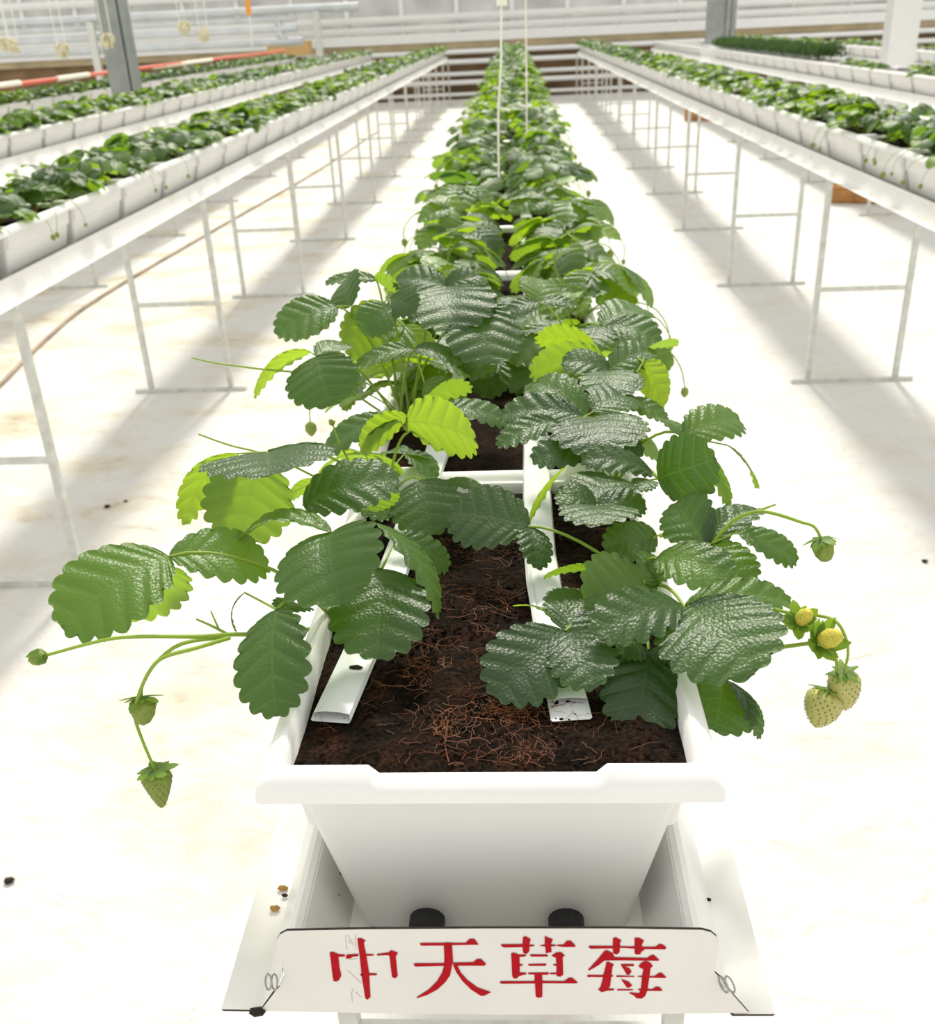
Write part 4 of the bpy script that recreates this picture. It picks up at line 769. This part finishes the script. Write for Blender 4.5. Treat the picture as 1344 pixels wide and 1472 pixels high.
def leaf_obj(name, V, F, UV, tone, parent):
    me = pymesh(name, V, F, UV, tone, M['leaf'])
    o = bpy.data.objects.new(name, me); COL.objects.link(o); o.parent = parent; return o
def stem_obj(name, V, F, parent):
    me = pymesh(name, V, F, None, None, M['stem'])
    o = bpy.data.objects.new(name, me); COL.objects.link(o); o.parent = parent; return o

for pk, J, tn, lfs in LEAVES:
    if pk not in plants:
        continue
    t = plants[pk]
    V, F = petiole(t, J)
    allv, allf = [V], [F]
    for (B, T, nh, wr, ar, fo) in lfs:
        if np.linalg.norm(np.array(B) - np.array(J)) > 0.004:       # short stalk from the joint to the leaflet
            sv, sf = tube_np([tuple(rel(J, t)), tuple(rel(0.5 * (np.array(J) + np.array(B)), t)), tuple(rel(B, t))], [0.0012, 0.0010, 0.0009], 6)
            allf.append(sf + sum(len(q) for q in allv)); allv.append(sv)
    leaf = stem_obj('leaf', np.concatenate(allv), np.concatenate(allf), t)
    base_tone = rng.uniform(0.0, 0.28)
    for (B, T, nh, wr, ar, fo) in lfs:
        tone = tn if tn is not None else base_tone if nh[1] < 0.3 else rng.uniform(0.85, 1.0)   # leaflets facing away get a bright tone: backlight put into their colour
        ln = float(np.linalg.norm(np.array(T) - np.array(B)))
        V, F, UV = leaflet(ln, ln * wr, HI['teeth'], HI['sub'], HI['ts'], ar, fo, rng)
        V = oriented(V, rel(B, t), rel(T, t), nh)
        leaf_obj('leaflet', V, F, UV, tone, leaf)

# ------------------------------------------------------------------ stalks and fruit of the front plants
for pk, rad, pts in STALKS:
    t = plants[pk]
    path = [tuple(rel(p, t)) for p in pts]
    sp = smooth_path(path, 4)
    V, F = tube_np(sp, list(np.linspace(rad, rad * 0.62, len(sp))), 8)
    stem_obj('fruit_stalk', V, F, t)
def fruit(t, kind, base, tip, r):
    b, e = Vector(rel(base, t)), Vector(rel(tip, t)); ax = (e - b); ln = ax.length; ax.normalize()
    rot = ax.to_track_quat('Z', 'Y').to_matrix().to_4x4(); mat = Matrix.Translation(b) @ rot
    prof = {'berry': [(0, .25), (.06, .72), (.2, .98), (.4, 1.0), (.62, .86), (.82, .56), (.95, .24), (1, .02)],
            'cone': [(0, .3), (.06, .8), (.2, 1.0), (.45, .80), (.7, .55), (.9, .32), (.98, .18), (1, .02)],
            'young': [(0, .3), (.1, .72), (.35, .82), (.65, .70), (.9, .42), (1, .03)],
            'bud': [(0, .3), (.15, .6), (.5, .62), (.8, .4), (1, .03)],
            'flower': [(0, .4), (.2, .75), (.55, .85), (.85, .6), (1, .05)]}[kind]
    n = 16; v, f = [], []
    for z, q in prof:
        for k in range(n):
            a = 2 * math.pi * k / n; w_ = 1 + 0.05 * math.sin(a * 3 + z * 4)
            v.append(mat @ Vector((r * q * w_ * math.cos(a), r * q * w_ * math.sin(a), z * ln)))
    for i in range(len(prof) - 1):
        for k in range(n): f.append((i * n + k, i * n + (k + 1) % n, (i + 1) * n + (k + 1) % n, (i + 1) * n + k))
    f.append(tuple((len(prof) - 1) * n + k for k in range(n)))
    nm = {'berry': 'unripe_berry', 'cone': 'young_berry', 'young': 'young_berry', 'bud': 'flower_bud', 'flower': 'spent_flower'}[kind]
    mt = {'berry': M['unripe'], 'cone': M['young_fruit'], 'young': M['young_fruit'], 'bud': M['young_fruit'], 'flower': M['stamen']}[kind]
    o = mesh_obj(nm, v, f, mt, t)
    if kind in ('berry', 'cone'):                                   # achenes
        s = MB(); nr = 11
        for i in range(1, nr):
            z = i / nr; q = float(np.interp(z, [p[0] for p in prof], [p[1] for p in prof])) * r
            cnt = max(4, int(17 * q / r))
            for k in range(cnt):
                a = 2 * math.pi * (k + 0.5 * (i % 2)) / cnt
                c0 = Vector((q * math.cos(a), q * math.sin(a), z * ln)); nv = Vector((math.cos(a), math.sin(a), 0.2))
                tv = Vector((-math.sin(a), math.cos(a), 0)); d = 0.0007
                s.add([mat @ (c0 + nv * d * 0.9), mat @ (c0 + tv * d), mat @ (c0 - tv * d), mat @ (c0 + Vector((0, 0, d * 1.7))), mat @ (c0 - Vector((0, 0, d * 1.7)))],
                      [(0, 1, 3), (0, 3, 2), (0, 2, 4), (0, 4, 1)])
        tag(s.build('seeds', M['seed'], o), kind='stuff')
    # calyx: two whorls of pointed sepals
    c = MB(); ns = 5 if kind == 'bud' else 10
    for k in range(ns):
        a = 2 * math.pi * k / ns + rng.uniform(-.15, .15); sl_ = r * (1.5 if k % 2 else 1.15) * {'flower': 1.7, 'berry': 0.75}.get(kind, 1.0)
        op = {'bud': 1.05, 'flower': 0.45, 'berry': 0.05, 'cone': 0.1, 'young': 0.35}[kind] + rng.uniform(-.25, .25)
        d = Vector((math.cos(a), math.sin(a), 0)); tv = Vector((-math.sin(a), math.cos(a), 0)); zz = Vector((0, 0, 1))
        pts = []
        for s_, wd in (((0.15, .12), (0.5, .19), (0.8, .12), (1.0, 0.01)) if kind == 'berry' else ((0.15, .16), (0.5, .27), (0.8, .18), (1.0, 0.01))):
            h = d * (sl_ * s_ * math.cos(op * s_)) + zz * (sl_ * s_ * math.sin(op * s_) - 0.0008)
            pts += [mat @ (h - tv * wd * sl_), mat @ (h + zz * -0.0006), mat @ (h + tv * wd * sl_)]
        c.add(pts, [(3 * i + j, 3 * i + j + 1, 3 * i + j + 4, 3 * i + j + 3) for i in range(3) for j in range(2)])
    c.build('calyx', M['calyx'], o)
for pk, kind, b, e, r in FRUITS: fruit(plants[pk], kind, b, e, r)

# ------------------------------------------------------------------ generic leaves and plants
def trifoliate(res, r, elev, plen, size, droop, stem_n, seg=7):
    """leaf standing at the origin, petiole leaning along +x. Returns stem (V,F) and leaflets (V,F,UV)"""
    pts = []
    for s in np.linspace(0, 1, seg):
        e = elev + (0.35 - 0.75 * s)
        if s == 0: pts.append(np.array([0.0, 0, 0]))
        else: pts.append(pts[-1] + plen / (seg - 1) * np.array([math.cos(e), 0.12 * math.sin(s * 3 + plen * 50), math.sin(e)]))
    J = pts[-1]
    st = tube_np([tuple(p) for p in pts], list(np.linspace(0.0019, 0.0012, seg)), stem_n)
    out = []
    nl = np.array([0.45 * math.sin(droop) + r.uniform(-.25, .25), r.uniform(-.35, .35), 1.0]); nl /= np.linalg.norm(nl)
    for q, az in enumerate((0.0, 1.25, -1.25)):
        az += r.uniform(-.2, .2)
        d = np.array([math.cos(az), math.sin(az), 0]); d = d - nl * d.dot(nl); d /= np.linalg.norm(d)
        dr = droop * r.uniform(0.5, 1.3)
        d = d * math.cos(dr) + np.array([0, 0, -1]) * math.sin(dr); d /= np.linalg.norm(d)
        s = size * (1.0 if q == 0 else 0.92) * r.uniform(.9, 1.1)
        V, F, UV = leaflet(s, s * r.uniform(.78, .92), res['teeth'], res['sub'], res['ts'], r.uniform(.05, .15), r.uniform(.0, .3), r)
        nh = nl + np.array([math.cos(az), math.sin(az), 0]) * math.sin(dr) * 1.2
        out.append((oriented(V, J, J + d * s, nh), F, UV))
    return st, out, J

def joined(parts):
    V, F, U, n = [], [], [], 0
    for v, f, u in parts:
        V.append(v); F.append(f + n); U.append(u if u is not None else np.tile([0.0, 0.5], (len(v), 1))); n += len(v)
    return np.concatenate(V), np.concatenate(F), np.concatenate(U)

def leaf_variant(res, r, stem_n):
    elev = r.uniform(0.55, 1.35)
    st, lf, J = trifoliate(res, r, elev, r.uniform(0.085, 0.145), r.uniform(0.062, 0.088), r.uniform(0.15, 0.75), stem_n)
    V, F, U = joined([(st[0], st[1], None)] + lf)
    me = pymesh('leaf', V, F, U, r.uniform(0.4, 1.0), None)
    me.materials.append(M['leaf']); me.materials.append(M['stem'])
    mi = np.zeros(len(F), np.int32); mi[:len(st[1])] = 1
    me.polygons.foreach_set('material_index', mi)
    return me, elev
vr = random.Random(5)
NEAR_LEAVES = [leaf_variant(dict(teeth=8, sub=4, ts=(0, 0.3, 0.6, 0.86, 1.0)), vr, 6) for _ in range(14)]
MID_LEAVES = [leaf_variant(MID, vr, 4) for _ in range(14)]

def small_berry(name, r):
    m = MB()
    m.tube([(0, 0, 0), (0, 0, -r * .5), (0, 0, -r * 1.5), (0, 0, -r * 2.2), (0, 0, -r * 2.6)], [r * .5, r * .95, r, r * .55, r * .1], 8)
    me = bpy.data.meshes.new(name); me.from_pydata(m.v, [], m.f); me.materials.append(M['young_fruit'])
    me.polygons.foreach_set('use_smooth', [True] * len(m.f)); return me
berry_me = small_berry('young_berry', 0.008)
def stalk_variant(r):
    ln = r.uniform(0.13, 0.19); pts = [(0, 0, 0.0), (ln * .35, 0, 0.035), (ln * .8, r.uniform(-.02, .02), 0.02), (ln, r.uniform(-.02, .02), -0.02), (ln * 1.03, 0.0, -0.055)]
    sp = smooth_path(pts, 3); V, F = tube_np(sp, list(np.linspace(.0016, .001, len(sp))), 5)
    return pymesh('fruit_stalk', V, F, None, None, M['stem']), pts[-1]
STALKV = [stalk_variant(vr) for _ in range(4)]

def parted_plant(t, variants, r, out_sign, nleaf, tight=1.0):
    a0 = r.uniform(0, 6.28)
    for k in range(nleaf):
        me, el = variants[r.randrange(len(variants))]
        o = bpy.data.objects.new('leaf', me); COL.objects.link(o); o.parent = t
        o.rotation_euler = (r.uniform(-.15, .15), r.uniform(-.15, .15), a0 + k * 2.399 + r.uniform(-.3, .3))
        s = r.uniform(0.8, 1.12); o.scale = (s, s, s); o.location = (r.uniform(-.012, .012), r.uniform(-.012, .012), 0); o.scale *= tight
    for q in range(r.choice((1, 2, 2, 3)) if tight == 1.0 else r.choice((0, 1, 1, 2))):
        me, tipp = STALKV[r.randrange(4)]
        o = bpy.data.objects.new('fruit_stalk', me); COL.objects.link(o); o.parent = t
        az = (0 if out_sign > 0 else math.pi) + r.uniform(-.8, .8); o.rotation_euler = (0, 0, az)
        b = bpy.data.objects.new('young_berry', berry_me); COL.objects.link(b); b.parent = o; b.location = tipp
        s = r.uniform(.7, 1.3); b.scale = (s, s, s)

def plant_parts(res, r, nleaf, stems=True):
    parts, a0 = [], r.uniform(0, 6.28)
    for k in range(nleaf):
        st, lf, J = trifoliate(res, r, r.uniform(0.5, 1.35), r.uniform(0.085, 0.14), r.uniform(0.062, 0.086), r.uniform(0.15, 0.75), 3, 4)
        a = a0 + k * 2.399; c, s = math.cos(a), math.sin(a); R_ = np.array([[c, s, 0], [-s, c, 0], [0, 0, 1]])
        tone = r.uniform(0.5, 1)
        for V, F, U in ([(st[0], st[1], None)] if stems else []) + lf: parts.append((V @ R_, F, U, tone))
    return parts
def plant_mesh(res, r, nleaf):
    ps = plant_parts(res, r, nleaf); V, F, U = joined([p[:3] for p in ps])
    tone = np.concatenate([np.full(len(p[0]), p[3]) for p in ps])
    return pymesh('strawberry_plant', V, F, U, tone, M['leaf'])
FAR_PLANTS = [plant_mesh(LOW, vr, 11) for _ in range(8)]
VLO_PLANTS = [(lambda ps: joined([p[:3] for p in ps]) + (np.concatenate([np.full(len(p[0]), p[3]) for p in ps]),))(plant_parts(VLO, vr, 10, stems=False)) for _ in range(6)]

slots = []
for key, lst in POTS.items():
    if key in ('far_right', 'outer_right'): continue
    rx = ROWS[key][0]; pitch = ROWS[key][4]
    for k, pot in enumerate(lst):
        for side in (-1, 1):
            for fr in (0, 1):
                y = pot.location.y + (0.245 if fr == 0 else 0.49) * pitch / 0.57
                if key == 'centre' and k <= 1 and not (k == 1 and fr == 1): continue
                d = math.hypot(rx - CAMPOS.x, y - CAMPOS.y)
                slots.append((d, key, k, side, fr, rx + side * (0.125 if key == 'centre' else 0.07) + rng.uniform(-.015, .015), y - 0.05 + rng.uniform(-.03, .03)))
slots = [s for s in slots if not (s[1] in ('left', 'right') and s[6] < 1.75)]
slots.sort()
bulk = []
cnt = 6
for d, key, k, side, fr, x, y in slots:
    lab = f"strawberry plant, {'left' if side < 0 else 'right'} {'front' if fr == 0 else 'back'} quarter of {nth(k + 1)} planter, {ROWTXT[key]}"
    if cnt < 296:
        cnt += 1
        r = random.Random(cnt * 17)
        if d < 5.6:
            t = make_plant(x, y, ZC, lab); add_crown(t)
            parted_plant(t, NEAR_LEAVES if d < 2.9 else MID_LEAVES, r, side, 11, 1.0 if key == 'centre' else 0.95)
        else:
            o = bpy.data.objects.new('strawberry_plant', FAR_PLANTS[r.randrange(8)]); COL.objects.link(o); o.location = (x, y, ZC)
            o.rotation_euler = (0, 0, r.uniform(0, 6.28)); s = r.uniform(.9, 1.12) * (1.0 if key == 'centre' else 0.96); o.scale = (s, s, s)
            tag(o, lab, 'plant', 'strawberry plants in the planters')
    else:
        bulk.append((x, y))
V, F, U, T, n = [], [], [], [], 0
for i, (x, y) in enumerate(bulk):
    v, f, u, tn = VLO_PLANTS[i % 6]; a = rng.uniform(0, 6.28); c, s = math.cos(a), math.sin(a)
    R_ = np.array([[c, s, 0], [-s, c, 0], [0, 0, 1]]) * rng.uniform(.92, 1.12)
    V.append(v @ R_ + np.array([x, y, ZC])); F.append(f + n); U.append(u); T.append((tn + rng.uniform(0, 1)) % 1); n += len(v)
me = pymesh('strawberry_foliage', np.concatenate(V), np.concatenate(F), np.concatenate(U), np.concatenate(T), M['leaf'])
o = bpy.data.objects.new('strawberry_foliage', me); COL.objects.link(o)
tag(o, 'distant strawberry foliage filling the far ends of the planter rows', 'plants', kind='stuff')

# extra leaves close behind the hand placed plants, filling the middle of planter two
for pk, n_ in (('P5', 4), ('P6', 4), ('P2', 2), ('P4', 2)):
    for k in range(n_):
        me_, el = NEAR_LEAVES[(k * 3 + n_) % len(NEAR_LEAVES)]
        o = bpy.data.objects.new('leaf', me_); COL.objects.link(o); o.parent = plants[pk]
        o.rotation_euler = (0, 0, 1.2 + k * 0.7); o.scale = (.75, .75, .75)

# seedlings in the right hand planters behind
V, F, n = [], [], 0
sd = random.Random(2)
for i in range(5200):
    x, y = 3.42 + sd.uniform(-.15, .15), sd.uniform(11.2, 17.4); z = 1.18; h = sd.uniform(.06, .20)
    a = sd.uniform(0, 6.28); w_ = sd.uniform(.012, .022); c, s = math.cos(a) * w_, math.sin(a) * w_; lx, ly = sd.uniform(-.04, .04), sd.uniform(-.04, .04)
    V += [(x + lx - c, y + ly - s, z + h * .5), (x + lx + s * .6, y + ly - c * .6, z + h * .75), (x + lx + c, y + ly + s, z + h), (x + lx - s * .6, y + ly + c * .6, z + h * .8)]
    F.append((n, n + 1, n + 2, n + 3)); n += 4
me = pymesh('seedling_foliage', V, F, None, None, M['seedling'])
o = bpy.data.objects.new('seedling_foliage', me); COL.objects.link(o)
tag(o, 'dense dark green seedlings in the white planters of the second right bench', 'plants', kind='stuff')
for i in range(16):
    y = 6.2 + i * 0.31 + sd.uniform(-.08, .08); x = 3.42 + sd.choice((-.1, .1)); r = random.Random(900 + i)
    o = bpy.data.objects.new('young_plant', FAR_PLANTS[i % 8]); COL.objects.link(o); o.location = (x, y, 1.175)
    s = r.uniform(.45, .8); o.scale = (s, s, s); o.rotation_euler = (0, 0, r.uniform(0, 6))
    tag(o, f'small young plant on the second right bench, {nth(i + 1)} from the near end', 'plant', 'young plants on the second right bench')
for i in range(57):
    y = 9.0 + i * 0.27; x = 5.15 + sd.choice((-.1, .1)); r = random.Random(700 + i)
    o = bpy.data.objects.new('young_plant', FAR_PLANTS[i % 8]); COL.objects.link(o); o.location = (x, y, 1.175)
    s = r.uniform(.5, .9); o.scale = (s, s, s); o.rotation_euler = (0, 0, r.uniform(0, 6))
    tag(o, f'green plant on the third right bench, {nth(i + 1)} from the near end', 'plant', 'plants on the third right bench')

# ================================================================== OTHER THINGS
# white strings hanging over the central row
def string(pts, r, label, mat='twine', extra=None):
    m = MB(); m.tube(smooth_path(pts, 3), r, 6)
    o = tag(m.build('hanging_string', M[mat]), label, 'string', 'hanging strings')
    if extra: extra(o)
    return o
def thick(o):
    m = MB(); m.tube([(0.003, 2.2, 1.74), (0.003, 2.2, 2.3)], 0.013, 8); m.build('string_sleeve', M['twine'], o)
string([(-0.016, 2.2, 1.33), (-0.012, 2.2, 1.5), (0.002, 2.2, 1.74), (0.003, 2.2, 2.6)], 0.0030, 'thick white string hanging down into the central row of plants', extra=thick)
string([(0.075, 3.6, 1.30), (0.078, 3.6, 1.6), (0.08, 3.6, 2.8)], 0.0032, 'thin white string hanging right of the thick one above the central row')
for i, (x, z, y, n_) in enumerate(((-3.95, 1.70, 8.0, 2), (-3.57, 1.655, 8.0, 2), (-3.19, 1.71, 8.0, 2), (-2.56, 1.77, 8.0, 1), (-2.41, 1.72, 8.0, 2), (-4.5, 1.72, 9.0, 2))):
    t = tag(empty('twine_bundle', (x, y, z)), ['bundle of straw coloured twine hanging furthest left but one', 'lowest hanging bundle of straw coloured twine, left of the grey column', 'straw coloured twine bundle hanging in front of the grey column',
             'thin straw coloured twine hanging just right of the grey column', 'wide bundle of twine hanging second right of the grey column', 'bundle of twine hanging at the far left edge'][i], 'twine', 'hanging twine bundles')
    for q in range(n_):
        m = MB(); m.tube(smooth_path([((q - .5) * .05, 0, 0.02), ((q - .5) * .07, 0, .15), ((q - .5) * .05, 0, 1.2)], 3), 0.004, 5); m.build('twine_strand', M['twine'], t)
    m = MB(); r = random.Random(i)
    for q in range(16):
        a = r.uniform(0, 6.28); m.tube(smooth_path([(0.02 * math.cos(a), 0.02 * math.sin(a), 0.05), (0.05 * math.cos(a), .05 * math.sin(a), r.uniform(-.02, .03)), (0.025 * math.cos(a + 1), .025 * math.sin(a + 1), r.uniform(-.06, -.02))], 3), .007, 4)
    m.build('twine_knot', M['tuft'], t)
o = string([(-2.04, 8, 1.62), (-2.03, 8, 1.8), (-2.03, 8, 2.8)], .006, 'peach string with an orange tag hanging at the upper left', mat='twine')
m = MB(); m.box(-2.05, -2.01, 7.99, 8.0, 1.84, 1.98); m.build('orange_tag', M['orange_tag'], o, smooth=False)
# red and white hose along the third left bench
m = MB(); m.tube(smooth_path([(-4.95, 8.3, 1.36), (-4.97, 11, 1.36), (-4.95, 14, 1.37), (-4.97, 18, 1.37), (-4.95, 23, 1.37)], 5), 0.022, 8)
hz = tag(m.build('water_hose', M['red']), 'red hose with white tape lying along the third bench on the left', 'hose')
hz.data.materials[0] = simple('red_hose', (0.70, 0.12, 0.06), 0.5)
for y0, y1 in ((8.4, 9.0), (9.3, 10.1), (11.0, 11.9), (14.2, 17.2)):
    m = MB(); m.tube([(-4.96, y0, 1.363), (-4.96, (y0 + y1) / 2, 1.366), (-4.96, y1, 1.368)], 0.027, 8); m.build('white_tape', M['twine'], hz)
# brown pipe lying on the floor of the left aisle
m = MB(); m.tube(smooth_path([(-2.82, 3.9, .012), (-2.86, 4.5, .012), (-3.0, 5.5, .012), (-3.06, 6.65, .012), (-2.9, 9.6, .012), (-2.66, 13.5, .012), (-2.5, 19, .012)], 5), 0.012, 8)
tag(m.build('floor_hose', M['hose_brown']), 'thin brown hose lying on the white floor under the left bench', 'hose')
def crate(x, y, sx, sy, h, rz, label):
    t = tag(empty('wooden_crate', (x, y, 0)), label, 'crate', 'wooden crates on the floor'); t.rotation_euler = (0, 0, rz)
    for k in range(2):
        z0 = 0.02 + k * h / 2; z1 = z0 + h / 2 - 0.012
        for s in (-1, 1):
            m = MB(); m.box(-sx / 2, sx / 2, s * sy / 2 - .009, s * sy / 2 + .009, z0, z1); m.build('slat', M['wood'], t, smooth=False)
            m = MB(); m.box(s * (sx / 2 - .009) - .009, s * (sx / 2 - .009) + .009, -sy / 2 + .01, sy / 2 - .01, z0, z1); m.build('slat', M['wood'], t, smooth=False)
    m = MB(); m.box(-sx / 2 + .01, sx / 2 - .01, -sy / 2 + .01, sy / 2 - .01, 0.0, .02); m.build('bottom_board', M['wood'], t, smooth=False)
crate(3.42, 9.62, 0.62, 0.45, 0.23, -0.35, 'orange wooden crate on the floor beneath the right bench, the nearer one')
crate(3.4, 18.6, 0.6, 0.5, 0.25, -0.3, 'small orange wooden crate on the floor far along the right bench')
# cardboard box at the far end of the third left bench
t = tag(empty('cardboard_box', (-5.3, 25.5, 0.0)), 'tan cardboard box standing on a stool at the far left end', 'box')
m = MB(); m.box(-.55, .45, -.25, .25, 1.22, 1.52); m.build('carton', M['carton'], t, smooth=False)
m = MB(); m.box(-.55, -.06, -.26, .0, 1.52, 1.53); m.box(-.04, .45, -.26, .0, 1.52, 1.53); m.build('flap', M['carton'], t, smooth=False)
m = MB(); m.box(-.6, .5, -.28, .28, 1.19, 1.22)
for sx in (-.55, .45):
    for sy in (-.22, .22): m.box(sx - .03, sx + .03, sy - .03, sy + .03, 0, 1.19)
m.build('stand', M['galv'], t, smooth=False)
# bits of soil on the floor
for i, (x, y, r, lab) in enumerate(((-1.148, 1.02, .011, 'dark soil clod on the white floor at the lower left'), (-1.66, 2.98, .012, 'dark crumb on the white floor behind the nearest left leg'),
                                    (-1.60, 3.03, .008, 'smaller dark crumb on the white floor behind the nearest left leg'), (1.39, 2.42, .010, 'brown crumb on the white floor at the right edge'),
                                    (0.98, 3.9, .006, 'tiny crumb on the white floor of the right aisle'))):
    c = MB(); q = random.Random(i + 40)
    c.add([(r * a * q.uniform(.8, 1.5), r * b * q.uniform(.8, 1.3), r * (e * .6 + .5)) for a, b, e in ico], icf)
    tag(c.build('soil_clod', M['crumb'], None, angle=None, loc=(x, y, 0)), lab, 'debris')
